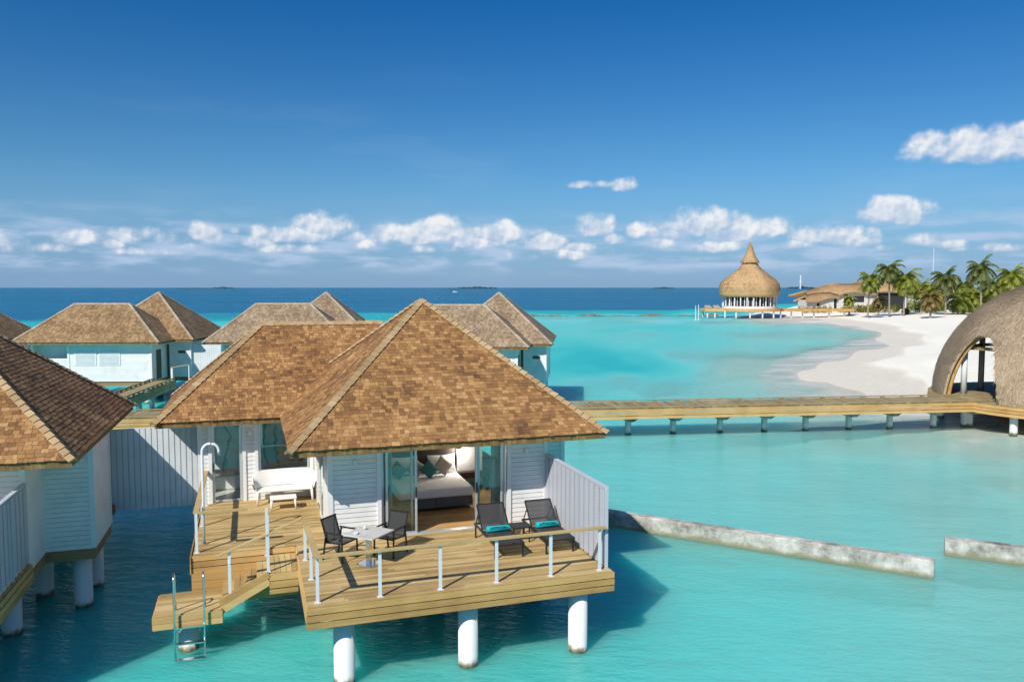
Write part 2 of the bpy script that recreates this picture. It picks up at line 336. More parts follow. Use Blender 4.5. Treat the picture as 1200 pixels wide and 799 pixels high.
# ------------------------------------------------------------------ sea bed, beach, water
def px_ray(px, py):                                # surveying the photograph: pixel -> point of a horizontal plane
    p = R(3.83); x = (px - 600) / 933; y = -(py - 399.5) / 933
    return x, math.cos(p) + y * math.sin(p), -math.sin(p) + y * math.cos(p)
def at(px, py, Z=0.):
    d = px_ray(px, py); t = (Z - CAM_H) / d[2]; return (d[0] * t, d[1] * t)
BED = [  # survey of bed height: photo x, y, height in metres
 (1078, 388, .45), (1060, 382, .45), (1048, 428, .4), (1076, 413, .45), (1087, 440, .4), (1096, 451, .45), (1120, 400, 1.), (1110, 430, .9), (1150, 440, 1), (1100, 375, 1.2), (1000, 369, .9),
 (950, 368, .8), (900, 369, .6), (1195, 400, 1.3), (1100, 365, 1.3), (1000, 362, 1.2), (940, 362, 1.1), (1200, 360, 1.3), (1250, 430, 1.2), (1150, 455, .9), (1190, 470, .5), (1300, 380, 1.4), (1400, 400, 1.4), (1300, 460, .9), (1300, 350, 1.4), (1100, 352, 1.3), (1000, 352, 1.0),
 (1020, 376, .45), (880, 371.5, -.02), (900, 373, .0), (950, 376, .0), (1000, 379, .02), (1035, 384, .06),
 (1060, 393, .12), (1056, 402, .1), (1045, 412, .1), (1020, 420, .08), (985, 432, .07), (1040, 440, .1), (1072, 452, .12), (950, 441, .04), (1000, 450, .06), (1040, 460, .06), (985, 460, .02),
 (1040, 397, .0), (1022, 405, -.06), (975, 416, -.09), (932, 427, -.12), (912, 440, -.16), (935, 457, -.16), (975, 466, -.1), (1085, 467, .05),
 (1000, 392, -.55), (950, 398, -.85), (900, 408, -.85), (880, 428, -.5), (865, 448, -.45), (850, 465, -.55), (950, 384, -.7), (850, 385, -1.3), (750, 390, -1.4), (700, 383, -1.4), (680, 420, -4.2), (710, 426, -4.6), (750, 424, -3.6), (650, 412, -3.4), (735, 430, -4.0), (690, 432, -3.6), (640, 402, -2.4), (740, 400, -1.4), (770, 384, -2.4), (720, 387, -2.2), (800, 388, -2.2), (730, 445, -.9), (800, 415, -1.25), (690, 450, -1.2), (780, 460, -.8), (850, 376, -1.0), (760, 377, -1.2),
 (720, 520, -1.3), (800, 520, -1.15), (900, 520, -.85), (1000, 515, -.5), (1090, 513, -.28), (1180, 520, -.22), (1190, 560, -.5), (1100, 560, -.8), (1000, 560, -1.05), (900, 560, -1.25), (800, 560, -1.35), (730, 580, -1.5), (1180, 600, -.9), (1000, 610, -1.2), (850, 610, -1.4), (1150, 700, -1.1), (1000, 720, -1.3), (900, 700, -1.5), (800, 760, -1.7),
 (720, 720, -2), (620, 760, -2.1), (470, 770, -1.9), (300, 720, -2.5), (150, 780, -2.8), (120, 650, -3.2), (200, 620, -3.4), (0, 780, -3), (0, 600, -3.2), (300, 795, -2), (700, 790, -1.9), (400, 900, -2), (900, 900, -1.4), (100, 1000, -2.8), (600, 1400, -2),
 (1150, 500, -.08), (1190, 500, .05), (1120, 480, .1), (1180, 480, .3), (1110, 495, -.12),
 (250, 420, -2.6), (100, 430, -2.8), (260, 385, -2.6), (450, 392, -2.), (640, 380, -1.5), (-100, 420, -3), (-200, 500, -3),
 (650, 373.5, -1.3), (750, 373, -1.3), (640, 370, -2.5), (740, 370, -2.2), (830, 370, -2.0),
 (0, 372, -11), (250, 372, -7), (450, 371, -5), (0, 382, -4), (250, 381, -2.8), (450, 381, -2.4), (0, 362, -18), (250, 362, -13), (450, 363, -10), (-200, 372, -10), (650, 366, -6), (750, 366, -6), (850, 366, -5), (930, 360, -4), (650, 361, -14), (750, 360, -18), (850, 357, -18),
 (0, 355, -17), (250, 354, -20), (450, 356, -18), (-200, 360, -17), (930, 352, -20), (0, 348, -25), (300, 347, -24), (600, 350, -25), (850, 349, -27), (600, 342, -30), (0, 342, -30), (300, 341, -30), (900, 342, -30), (1200, 342, -30), (1000, 344, -8), (1400, 342, -30), (-300, 342, -30)]
def bed_height(x, y):
    C = np.array([(*at(a, b), h) for a, b, h in BED])
    ca = np.arctan2(C[:, 0], C[:, 1]); cr = np.log(np.hypot(C[:, 0], C[:, 1]))
    r_ = np.hypot(x, y); a = np.arctan2(x, y); lr = np.log(np.maximum(r_, 1))
    out = np.empty(len(x))
    for i in range(0, len(x), 20000):
        s = slice(i, i + 20000)
        # rows of the survey lie closer together in range than in bearing
        d2 = ((a[s, None] - ca) * 1.0) ** 2 + ((lr[s, None] - cr) * 1.0 * np.clip(.28 + 0 * cr, .28, 1)) ** 2 + 2e-5
        w = d2 ** -2.0
        out[s] = (w * C[:, 2]).sum(1) / w.sum(1)
    und = .14 * np.sin(x * .13 + 1.3 * np.sin(y * .11)) * np.cos(y * .19 + x * .04) + .26 * np.sin(x * .041 + y * .093 + 1.5 * np.sin(x * .027 - y * .031))
    return out + und * np.clip(-out, .12, 1) 
def polar(r0, r1, nr, naz):
    az = np.concatenate([np.linspace(-R(48), R(48), naz), np.linspace(R(48), R(312), 50)[1:-1]])
    r = np.geomspace(r0, r1, nr); return az, r
def sheet(name, az, r, zf, m, attr=False):
    A, Rr = np.meshgrid(az, r); X = (Rr * np.sin(A)).ravel(); Y = (Rr * np.cos(A)).ravel()
    h = bed_height(X, Y); Z = h if zf is None else zf(X, Y)
    n = len(az); nr = len(r); i = np.arange(nr - 1)[:, None]; j = np.arange(n)[None, :]; j2 = (j + 1) % n
    F = np.stack([i * n + j + 0 * j2, (i + 1) * n + j + 0 * j2, (i + 1) * n + j2, i * n + j2], -1).reshape(-1, 4)[:, ::-1]
    me = bpy.data.meshes.new(name); me.from_pydata(np.stack([X, Y, Z], 1).tolist(), [], F.tolist()); me.update()
    # close the middle
    if attr:
        at_ = me.attributes.new('depth', 'FLOAT', 'POINT'); at_.data.foreach_set('value', (-h).astype(np.float32))
    me.polygons.foreach_set('use_smooth', [True] * len(me.polygons)); me.materials.append(MATS[m])
    o = bpy.data.objects.new(name, me); COL.objects.link(o); return kind(o)
def sand_mat():
    m, nt, b = mat('sand'); g = nd(nt, 'ShaderNodeNewGeometry'); s = nd(nt, 'ShaderNodeSeparateXYZ'); lk(nt, g.outputs['Position'], s.inputs[0])
    n = tnoise(nt, g.outputs['Position'], .25, 6, .6); n2 = tnoise(nt, g.outputs['Position'], 2.5, 5, .6)
    z = mth(nt, 'ADD', s.outputs[2], mth(nt, 'MULTIPLY_ADD', n, .24, -.12))
    dry = mixc(nt, smooth(nt, n2, .35, .7), (.86, .82, .715), (.8, .75, .64))
    wet = mixc(nt, smooth(nt, n2, .3, .7), (.77, .705, .585), (.68, .61, .49))
    c = mixc(nt, smooth(nt, z, .16, .34), wet, dry)
    bed = mixc(nt, smooth(nt, n, .38, .66), (.66, .62, .52), (.5, .5, .4))
    # dark coral and weed patches grow only on the deeper bed
    weed = mth(nt, 'MULTIPLY', smooth(nt, tnoise(nt, g.outputs['Position'], .07, 6, .65), .54, .66), mth(nt, 'SUBTRACT', 1, smooth(nt, s.outputs[2], -1.5, -.9)))
    bed = mixc(nt, mth(nt, 'MULTIPLY', weed, .7), bed, (.12, .15, .08))
    c = mixc(nt, smooth(nt, s.outputs[2], -.15, .0), bed, c)
    lk(nt, c, b.inputs['Base Color'])
    lk(nt, mth(nt, 'MULTIPLY_ADD', smooth(nt, z, .1, .3), .3, .65), b.inputs['Roughness'])
    lk(nt, bump(nt, n2, .05), b.inputs['Normal'])
sand_mat()
def water_mat():
    m, nt, b = mat('sea_water'); nt.nodes.remove(b); o = nt.nodes['Material Output']
    dp = nd(nt, 'ShaderNodeAttribute', attribute_name='depth').outputs['Fac']; d = mth(nt, 'MAXIMUM', dp, 0)
    g = nd(nt, 'ShaderNodeNewGeometry'); pos = g.outputs['Position']
    ch = []
    for k in (.55, .09, .08): ch.append(mth(nt, 'POWER', math.e, mth(nt, 'MULTIPLY', d, -k * 1.1)))
    cb = nd(nt, 'ShaderNodeCombineColor'); [lk(nt, c, cb.inputs[i]) for i, c in enumerate(ch)]
    tr = nd(nt, 'ShaderNodeBsdfTransparent'); lk(nt, cb.outputs[0], tr.inputs[0])
    # ripples: long soft swell, wind chop, fine ripple
    mp = nd(nt, 'ShaderNodeMapping'); mp.inputs['Rotation'].default_value = (0, 0, R(25)); mp.inputs['Scale'].default_value = (1, 2.2, 1); lk(nt, pos, mp.inputs[0])
    a1 = tnoise(nt, mp.outputs[0], .9, 4, .6); a2 = tnoise(nt, mp.outputs[0], 3.2, 3, .6); a3 = tnoise(nt, mp.outputs[0], .09, 4, .6)
    h = mth(nt, 'ADD', mth(nt, 'MULTIPLY', a1, .09), mth(nt, 'ADD', mth(nt, 'MULTIPLY', a2, .055), mth(nt, 'MULTIPLY', a3, .3)))
    nb = bump(nt, h, 1.0, 1.0)
    # light scattered back by the water itself grows with depth
    sc = mth(nt, 'SUBTRACT', 1, mth(nt, 'POWER', math.e, mth(nt, 'MULTIPLY', d, -.85)))
    deep = smooth(nt, d, 2.6, 11.0); shal = smooth(nt, d, .5, 2.6)
    col = ramp(nt, mth(nt, 'MULTIPLY', d, .25), [(0, (.54, .86, .77)), (.13, (.30, .79, .72)), (.33, (.14, .68, .64)), (.55, (.075, .54, .50)), (1, (.012, .40, .40))]); col = mixc(nt, deep, col, (.004, .10, .205))
    pmp = nd(nt, 'ShaderNodeMapping'); pmp.inputs['Scale'].default_value = (.25, 1, 1); lk(nt, pos, pmp.inputs[0]); patch = tnoise(nt, pmp.outputs[0], .008, 5, .65)
    col = mixc(nt, mth(nt, 'MULTIPLY', smooth(nt, patch, .45, .7), mth(nt, 'MULTIPLY', deep, .7)), col, (.002, .055, .15))
    streak = tnoise(nt, pmp.outputs[0], .06, 4, .6)
    col = mixc(nt, mth(nt, 'MULTIPLY', smooth(nt, streak, .46, .68), .45), col, (.0, .36, .42), 'MULTIPLY') if False else col
    d1 = nd(nt, 'ShaderNodeBsdfDiffuse'); lk(nt, col, d1.inputs[0]); lk(nt, nb, d1.inputs['Normal'])
    sss = nd(nt, 'ShaderNodeSubsurfaceScattering', falloff='RANDOM_WALK'); lk(nt, col, sss.inputs['Color']); sss.inputs['Scale'].default_value = 1.0; lk(nt, nb, sss.inputs['Normal']); sss.inputs['Radius'].default_value = (.8, 3.6, 3.8)
    df = nd(nt, 'ShaderNodeMixShader'); df.inputs[0].default_value = .85; lk(nt, d1.outputs[0], df.inputs[1]); lk(nt, sss.outputs[0], df.inputs[2])
    m1 = nd(nt, 'ShaderNodeMixShader'); lk(nt, sc, m1.inputs[0]); lk(nt, tr.outputs[0], m1.inputs[1]); lk(nt, df.outputs[0], m1.inputs[2])
    # breaking foam along the waterline
    fm = nd(nt, 'ShaderNodeMapping'); fm.inputs['Rotation'].default_value = (0, 0, R(-58)); fm.inputs['Scale'].default_value = (.16, .5, 1); lk(nt, pos, fm.inputs[0])
    fn = tnoise(nt, fm.outputs[0], .5, 5, .6)
    zone = mth(nt, 'MULTIPLY', smooth(nt, dp, -.03, .06), mth(nt, 'SUBTRACT', 1, smooth(nt, dp, .05, .3)))
    foam = mth(nt, 'MULTIPLY', zone, smooth(nt, fn, .42, .68))
    fd = nd(nt, 'ShaderNodeBsdfDiffuse'); fd.inputs[0].default_value = (.82, .84, .84, 1)
    m2 = nd(nt, 'ShaderNodeMixShader'); lk(nt, mth(nt, 'MULTIPLY', foam, .7), m2.inputs[0]); lk(nt, m1.outputs[0], m2.inputs[1]); lk(nt, fd.outputs[0], m2.inputs[2])
    gl = nd(nt, 'ShaderNodeBsdfGlossy'); gl.inputs['Roughness'].default_value = .07; lk(nt, nb, gl.inputs['Normal'])
    fr = nd(nt, 'ShaderNodeFresnel'); fr.inputs[0].default_value = 1.33; lk(nt, nb, fr.inputs['Normal'])
    m3 = nd(nt, 'ShaderNodeMixShader'); lk(nt, mth(nt, 'MINIMUM', mth(nt, 'MULTIPLY', fr.outputs[0], .75), .22), m3.inputs[0]); lk(nt, m2.outputs[0], m3.inputs[1]); lk(nt, gl.outputs[0], m3.inputs[2])
    lk(nt, m3.outputs[0], o.inputs[0])
water_mat()
az_, r_ = polar(1.0, 650, 330, 330); sheet('seabed', az_, r_, None, 'sand')
az_, r_ = polar(1.0, 60000, 420, 260); sheet('water', az_, r_, lambda x, y: 0 * x, 'sea_water', True)

# ------------------------------------------------------------------ roofs
def clip_range(poly, t):                           # poly in (s,t): interval of s at height t
    xs = []
    for (s0, t0), (s1, t1) in zip(poly, poly[1:] + poly[:1]):
        if (t0 - t) * (t1 - t) <= 0 and abs(t1 - t0) > 1e-9: xs.append(s0 + (s1 - s0) * (t - t0) / (t1 - t0))
    return (min(xs), max(xs)) if len(xs) > 1 else (None, None)
def shingle_face(mb, under, pts, course=.155, th=.015, wmin=.08, wmax=.2):
    P = [np.array(p, float) for p in pts]; e = P[1] - P[0]; L = np.linalg.norm(e); e /= L
    n = np.cross(e, P[2] - P[0]); n /= np.linalg.norm(n)
    if n[2] < 0: n = -n
    up = np.cross(n, e); up = up if up[2] > 0 else -up
    poly = [(float((p - P[0]) @ e), float((p - P[0]) @ up)) for p in P]; T = max(t for _, t in poly)
    under.add(P, [tuple(range(len(P)))])
    k = 0; t0 = -.03; Q = []
    while t0 < T - .03:
        t1 = t0 + course + .03
        a0, a1 = clip_range(poly, max(t0, 1e-4)); b0, b1 = clip_range(poly, min(t1, T - 1e-3))
        if a0 is not None and b0 is not None:
            cuts = [a0]; x = a0 - random.random() * .2
            while x < a1:
                x += random.uniform(wmin, wmax)
                if a0 + .02 < x < a1 - .02: cuts.append(x)
            cuts.append(a1)
            for x0, x1 in zip(cuts, cuts[1:]):
                j = random.uniform(-.012, .012); h = th * random.uniform(.8, 1.25); g = .0035
                lo0, lo1 = x0 + g, x1 - g; c = lambda x: min(max(x, b0), b1)
                B = P[0] + up * (t0 + j); Tt = P[0] + up * t1
                h2 = h * random.uniform(.75, 1.3); q = [B + e * lo0 + n * h, B + e * lo1 + n * h2 + up * random.uniform(-.006, .006), Tt + e * c(lo1) + n * .006, Tt + e * c(lo0) + n * .006, B + e * lo0 + n * .001, B + e * lo1 + n * .001]
                mb.add(q, [(0, 1, 2, 3), (4, 5, 1, 0)])
        t0 += course; k += 1
def hip_caps(mb, p, q, n1, n2, step=.21, wing=.14):
    p, q = np.array(p, float), np.array(q, float); d = q - p; L = np.linalg.norm(d); d /= L
    W = []
    for n in (n1, n2):
        w = np.cross(n, d)
        if w[2] > 0: w = -w
        if abs(w[2]) < 1e-6: w = w if len(W) == 0 else -W[0]
        W.append(w / np.linalg.norm(w))
    if W[0] @ W[1] > .95: W[1] = -W[0]
    nn = n1 + n2; nn /= np.linalg.norm(nn)
    t = -.06
    while t < L - .05:
        a = p + d * t; b = p + d * min(t + step + .05, L); h0 = .075 + random.uniform(-.006, .006); h1 = .035
        for w in W:
            off = .012
            lo = [a + nn * (h0 + off), a + w * wing + nn * h0 * .8, b + w * wing + nn * h1 * .8, b + nn * (h1 + off), a, a + w * wing]
            mb.add(lo, [(0, 1, 2, 3), (4, 5, 1, 0), (1, 5, 5 - 0, 2)] if False else [(0, 1, 2, 3), (4, 5, 1, 0)])
        t += step
def nrm(a, b, c):
    n = np.cross(np.array(b) - np.array(a), np.array(c) - np.array(a)); n = n / np.linalg.norm(n); return n if n[2] > 0 else -n
E = 4.35
def hip_roof(parent, rect, ridge, zr, shingle, cap, course, soff=0):
    x0, x1, y0, y1 = rect; (ra, rb) = ridge
    A, B, C, D = (x0, y0, E), (x1, y0, E), (x1, y1, E), (x0, y1, E); Ra, Rb = (*ra, zr), (*rb, zr); pyramid = ra == rb
    faces = [[A, B, Rb] + ([] if pyramid else [Ra]), [B, C, Rb], [C, D, Ra] + ([] if pyramid else [Rb]), [D, A, Ra]]
    faces[2] = [C, D, Ra] if pyramid else [C, D, Ra, Rb]
    sh, un = MB(), MB()
    for f in faces: shingle_face(sh, un, f, course)
    r = sh.build('roof', shingle, parent)
    un.build('roof_deck', 'eave_wood', r)
    N = [nrm(*f[:3]) for f in faces]; hc = MB()
    for p, q, i, j in ((A, Ra, 3, 0), (B, Rb, 0, 1), (C, Rb, 1, 2), (D, Ra, 2, 3)): hip_caps(hc, p, q, N[i], N[j])
    if not pyramid: hip_caps(hc, Ra, Rb, N[0], N[2])
    hc.build('hip_cap', cap, r)
    fb = MB(); t = .03; zb = E - .17
    fb.box(x0 + .01, x1 - .01, y0 + .02, y0 + .02 + t, zb, E - .004); fb.box(x0 + .01, x1 - .01, y1 - .02 - t, y1 - .02, zb, E - .004)
    fb.box(x0 + .02, x0 + .02 + t, y0 + .055, y1 - .055, zb, E - .006); fb.box(x1 - .02 - t, x1 - .02, y0 + .055, y1 - .055, zb, E - .006)
    fb.build('eave_board', 'eave_wood', r)
    so = MB(); so.box(x0 + .06, x1 - .06, y0 + .06, y1 - .06, zb + .02 + soff, zb + .04 + soff); so.build('soffit', 'interior_wall', r)
    return r

# ------------------------------------------------------------------ clapboard walls and boarding
def wall(core, clad, p0, p1, z0, z1, lap=.12, thick=.1):
    p0, p1 = np.array(p0, float), np.array(p1, float); L = np.linalg.norm(p1 - p0); t = (p1 - p0) / L; n = np.array([t[1], -t[0]])
    def pt(s, o, z): q = p0 + t * s + n * o; return (q[0], q[1], z)
    c = [pt(0, 0, z0), pt(L, 0, z0), pt(L, -thick, z0), pt(0, -thick, z0), pt(0, 0, z1), pt(L, 0, z1), pt(L, -thick, z1), pt(0, -thick, z1)]
    core.add(c, [(3, 2, 1, 0), (4, 5, 6, 7), (0, 1, 5, 4), (1, 2, 6, 5), (2, 3, 7, 6), (3, 0, 4, 7)])
    if clad is None: return
    z = z0
    while z < z1 - .01:
        zt = min(z + lap + .012, z1)
        zt -= .022; clad.add([pt(0, .042, z), pt(L, .042, z), pt(L, .03, zt), pt(0, .03, zt), pt(0, .003, z), pt(L, .003, z), pt(L, .003, zt), pt(0, .003, zt)],
                 [(0, 1, 2, 3), (4, 5, 1, 0), (4, 0, 3, 7), (1, 5, 6, 2), (3, 2, 6, 7)])
        z += lap
def boards(mb, x0, x1, y0, y1, z, w=.1, along='x', th=.03, gap=.009):
    a0, a1, b0, b1 = (x0, x1, y0, y1) if along == 'x' else (y0, y1, x0, x1)
    k = max(1, round((b1 - b0) / w)); w = (b1 - b0) / k
    for i in range(k):
        b = b0 + i * w; cuts = [a0]; x = a0 + random.uniform(.6, 3.2)
        while x < a1 - .5: cuts.append(x); x += random.uniform(2.2, 3.6)
        cuts.append(a1)
        for s, e in zip(cuts, cuts[1:]):
            e2 = e - (.004 if e < a1 else 0); dz = random.uniform(-.002, .002)
            if along == 'x': mb.box(s, e2, b + gap / 2, b + w - gap / 2, z - th, z + dz)
            else: mb.box(b + gap / 2, b + w - gap / 2, s, e2, z - th, z + dz)
ZD = 1.83
def rect_frame(mb, u0, u1, z0, z1, v, w=.05, d=.06):   # frame in a plane v = const
    mb.box(u0, u0 + w, v - d / 2, v + d / 2, z0, z1); mb.box(u1 - w, u1, v - d / 2, v + d / 2, z0, z1)
    mb.box(u0 + w, u1 - w, v - d / 2 + .002, v + d / 2 - .002, z0, z0 + w); mb.box(u0 + w, u1 - w, v - d / 2 + .002, v + d / 2 - .002, z1 - w, z1)

def front_villa(loc, rz, label, main=True):
    V = thing('water_villa', label, 'villa', loc, rz, 'water villas with shingled hip roofs')
    hip_roof(V, (-.17, 7.65, 2.83, 11.3), ((3.75, 7.05), (3.75, 7.05)), 7.68, 'shingle_gold', 'cap_gold', .118)
    hip_roof(V, (-3.5, 6.3, 7.9, 14.1), ((-.63, 11.0), (3.2, 11.0)), 6.87, 'shingle_gold', 'cap_gold', .118, -.012)
    zt, z0 = 4.18, 1.80
    core, clad = MB(), MB()
    W = lambda a, b, za=z0, zb=zt: wall(core, clad, a, b, za, zb)
    W((.82, 3.95), (2.04, 3.95)); W((5.34, 3.95), (6.40, 3.95))
    W((.82, 5.3), (.82, 3.95)); W((.82, 8.65), (.82, 7.75)); W((.82, 7.75), (.82, 5.3), 3.95, zt)
    W((6.40, 3.95), (6.40, 5.5), 1.58); W((6.40, 5.5), (7.5, 5.5), 1.58); W((7.5, 5.5), (7.5, 7.6), 1.58); W((7.5, 7.6), (6.4, 7.6), 1.58); W((6.4, 7.6), (6.4, 10.6), 1.58, 1.95); W((6.4, 10.3), (6.4, 10.6), 1.95); W((6.4, 10.6), (5.6, 10.6)); W((5.6, 10.6), (5.6, 13.4)); W((5.6, 13.4), (-2.4, 13.4)); W((-2.4, 13.4), (-2.4, 10.65)); W((-2.4, 10.65), (-2.4, 8.9), z0, 1.95); W((-2.4, 8.9), (-2.4, 8.65))  # side walls stop low; openings above added to let daylight into rooms
    W((-2.4, 8.65), (-2.16, 8.65)); W((-1.17, 8.65), (-.87, 8.65)); W((-.87, 8.65), (.66, 8.65), z0, 2.62); W((.66, 8.65), (.82, 8.65))
    core.build('wall', 'interior_wall', V); clad.build('siding', 'white_paint', V)
    for u, v in ((.82, 3.95), (6.40, 3.95), (-2.4, 8.65), (7.5, 5.5), (7.5, 7.6), (6.4, 5.52)): tr = MB(); tr.box(u - .06, u + .06, v - .06, v + .06, 1.6 if u > 6 else z0, zt); tr.build('corner_trim', 'white_trim', V)
    for u, v in ((2.0, 3.95), (5.38, 3.95), (-2.13, 8.65), (-1.2, 8.65), (-.86, 8.65), (.7, 8.65)): tr = MB(); tr.box(u - .05, u + .05, v - .075, v + .05, z0, zt - .002); tr.build('jamb', 'white_trim', V)
    tr = MB(); tr.box(2.05, 5.33, 3.90, 4.0, 4.06, 4.17); tr.build('door_head', 'white_trim', V)
    # rooms
    inn = MB(); inn.box(1.96, 6.28, 10.3, 10.4, ZD, 4.16); inn.box(6.2, 6.29, 4.06, 7.5, ZD, 4.16); inn.box(.93, 1.94, 8.5, 8.56, ZD, 4.16); inn.build('partition_wall', 'interior_wall', V)
    fl = MB(); boards(fl, 1.96, 6.3, 4.07, 10.3, ZD + .012, .12); boards(fl, .93, 1.95, 4.07, 8.5, ZD + .012, .12); fl.build('room_floor', 'floor_wood', V)
    bt = MB(); bt.box(-2.28, 2.2, 10.7, 10.8, ZD, 4.16); bt.box(-2.29, -2.24, 8.8, 10.7, ZD, 1.96); bt.box(1.9, 1.95, 8.8, 10.7, ZD, 4.16); bt.build('bathroom_wall', 'marble', V)
    bf = MB(); bf.box(-2.24, 1.9, 8.75, 10.7, ZD - .02, ZD + .015); bf.build('bathroom_floor', 'glazed_tile', V)
    sl = MB(); sl.box(-2.35, 6.3, 3.98, 13.35, 1.60, 1.79) if False else None
    sl.box(-2.38, 7.45, 8.62, 13.38, 1.56, 1.79); sl.box(.84, 6.38, 3.97, 8.6, 1.56, 1.79); sl.build('floor_slab', 'brown_beam', V)
    if main:
        bath = MB(); bath.box(-.8, 1.0, 9.3, 10.0, ZD + .02, ZD + .75); bath.box(-2.2, -1.2, 10.0, 10.6, ZD + .02, ZD + .45); bath.build('vanity', 'porcelain', V, bevel=.05)
        sh = MB(); sh.box(-.7, 1.0, 10.5, 10.68, 3.0, 3.06); sh.box(-.72, -.66, 10.4, 10.69, 2.6, 3.9); sh.tube([(.2, 9.95, 2.58), (.2, 9.95, 2.85), (.2, 9.85, 2.9), (.2, 9.75, 2.85)], .02, 8); sh.build('bathroom_fitting', 'steel', V)
    # sliding front doors: two glazed leaves and an open middle
    for u0, u1, v, hu in ((2.06, 2.86, 4.0, 0), (2.16, 2.95, 3.93, 2.91), (4.47, 5.2, 3.93, 4.49), (4.55, 5.3, 4.0, 0)):
        dr = MB(); rect_frame(dr, u0, u1, ZD + .03, 4.05, v, .055, .05); d = dr.build('sliding_door', 'aluminium', V)
        g = MB(); g.box(u0 + .05, u1 - .05, v - .006, v + .006, ZD + .07, 4.0); g.build('glass_pane', 'glass', d)
        if hu: hd = MB(); hd.box(hu, hu + .03, v - .06, v - .03, ZD + .95, ZD + 1.2); hd.build('handle', 'charcoal_metal', d)
    dr = MB(); dr.box(2.05, 5.33, 3.87, 4.04, ZD - .012, ZD + .03); dr.build('door_track', 'aluminium', V)
    # terrace door and bathroom window
    td = MB(); rect_frame(td, -2.08, -1.26, ZD, 4.12, 8.66, .07, .06); t = td.build('terrace_door', 'aluminium', V)
    g = MB(); g.box(-2.01, -1.33, 8.655, 8.667, ZD + .07, 4.05); g.build('glass_pane', 'glass', t)
    hd = MB(); hd.box(-2.06, -2.03, 8.59, 8.62, ZD + .9, ZD + 1.15); hd.build('handle', 'charcoal_metal', t)
    wn = MB(); rect_frame(wn, -.8, .64, 2.64, 4.12, 8.66, .06, .06); t = wn.build('window', 'aluminium', V)
    g = MB(); g.box(-.74, .58, 8.655, 8.667, 2.7, 4.06); g.build('glass_pane', 'clear_glass', t)
    sl = MB(); sl.box(-.9, .7, 8.52, 8.63, 2.58, 2.64); sl.build('sill', 'white_trim', t)
    # side door of the bedroom
    for v0, v1, o in ((5.35, 6.5, -.03), (6.5, 7.7, .03)):
        uu = .82 + o; sd = MB()
        sd.box(uu - .03, uu + .03, v0, v0 + .06, ZD, 3.93); sd.box(uu - .03, uu + .03, v1 - .06, v1, ZD, 3.93); sd.box(uu - .028, uu + .028, v0 + .06, v1 - .06, ZD, ZD + .06); sd.box(uu - .028, uu + .028, v0 + .06, v1 - .06, 3.87, 3.93)
        t = sd.build('side_door', 'white_trim', V)
        g = MB(); g.box(uu - .006, uu + .006, v0 + .06, v1 - .06, ZD + .06, 3.87); g.build('glass_pane', 'glass', t)
    # curtains
    for ua, ub in ((2.08, 2.38), (5.0, 5.3)):
        cu = MB(); k = 60; xs = np.linspace(ua, ub, k); yy = 4.28 + .05 * np.sin(np.linspace(0, 8 * math.pi, k))
        P = np.array([[(x, y, z) for x, y in zip(xs, yy)] for z in (ZD + .05, 4.1)]); cu.grid(P)
        cu.build('curtain', 'curtain', V, True)
    # wall lamps
    for u in (1.42, 5.85):
        lm = MB(); lm.box(u - .05, u + .05, 3.84, 3.925, 3.72, 3.84); lm.build('wall_lamp', 'aluminium', V, bevel=.01)
    lm = MB(); lm.box(-1.08, -.98, 8.54, 8.625, 3.75, 3.87); lm.build('wall_lamp', 'white_trim', V, bevel=.01)
    # decks
    dk = MB(); boards(dk, 0, 6.5, .0, 3.9, ZD); boards(dk, -2.33, .8, 4.0, 8.6, ZD); boards(dk, 0, .8, 3.9, 4.0, ZD, .1)
    deck = dk.build('deck', 'deck_wood', V)
    fa = MB()
    for k in range(3):
        za = ZD - .035 - k * .145; zb = za - .122; o = .012 if k == 1 else 0
        fa.box(-.03, 6.54, -.03 - o, .002 - o, zb, za); fa.box(6.505 + o, 6.54 + o, .005, 3.9, zb, za); fa.box(-.03 - o, -.002 - o, .005, 3.98, zb, za)
        fa.box(-2.36, -.04, 3.965, 3.995, zb, za)
    fa.build('fascia', 'beam_wood', deck)
    js = MB()
    for v in (.5, 1.7, 2.9): js.box(.02, 6.48, v - .05, v + .05, 1.42, 1.79)
    for v in (4.4, 6.2, 8.2): js.box(-2.3, .8, v - .05, v + .05, 1.42, 1.79)
    js.build('joist', 'brown_beam', deck)
    bm = MB(); bm.box(6.43, 7.53, 5.45, 5.5, 1.32, 1.585); bm.box(7.48, 7.53, 5.502, 7.62, 1.32, 1.585); bm.box(6.38, 6.43, 3.9, 5.448, 1.32, 1.585); bm.box(6.38, 6.43, 7.6, 10.6, 1.32, 1.585)
    bm.box(6.43, 7.48, 5.5, 7.6, 1.45, 1.57); bm.build('floor_beam', 'brown_beam', V)
    # skirt below the terrace
    sk = MB()
    for k in range(4): sk.box(-2.37, .0, 3.925, 3.955, 1.39 - k * .19 - .182 + .0, 1.39 - k * .19)
    for k in range(3): sk.box(-2.40, -2.372, 3.925, 8.6, ZD - .04 - k * .14 - .128, ZD - .04 - k * .14)
    sk.build('skirting', 'skirt_wood', deck)
    # stairs down to the swimming platform
    st = MB(); zl = 1.66; sv0, sv1 = 2.72, 3.92
    boards(st, -.66, -.04, sv0, sv1, zl, .12, 'y')
    nst = 4; run = (1.66 - .66) / nst
    for i in range(nst):
        z = zl - .132 * (i + 1); x1 = -.66 - i * run
        boards(st, x1 - run - .02, x1, sv0, sv1, z, .12, 'y'); 
    s = st.build('staircase', 'deck_wood_cross', V)
    sg = MB()
    for i in range(nst):
        z = zl - .132 * i; x1 = -.66 - i * run; sg.box(x1 - .02, x1 - .004, sv0 + .01, sv1 - .01, z - .132, z - .031)
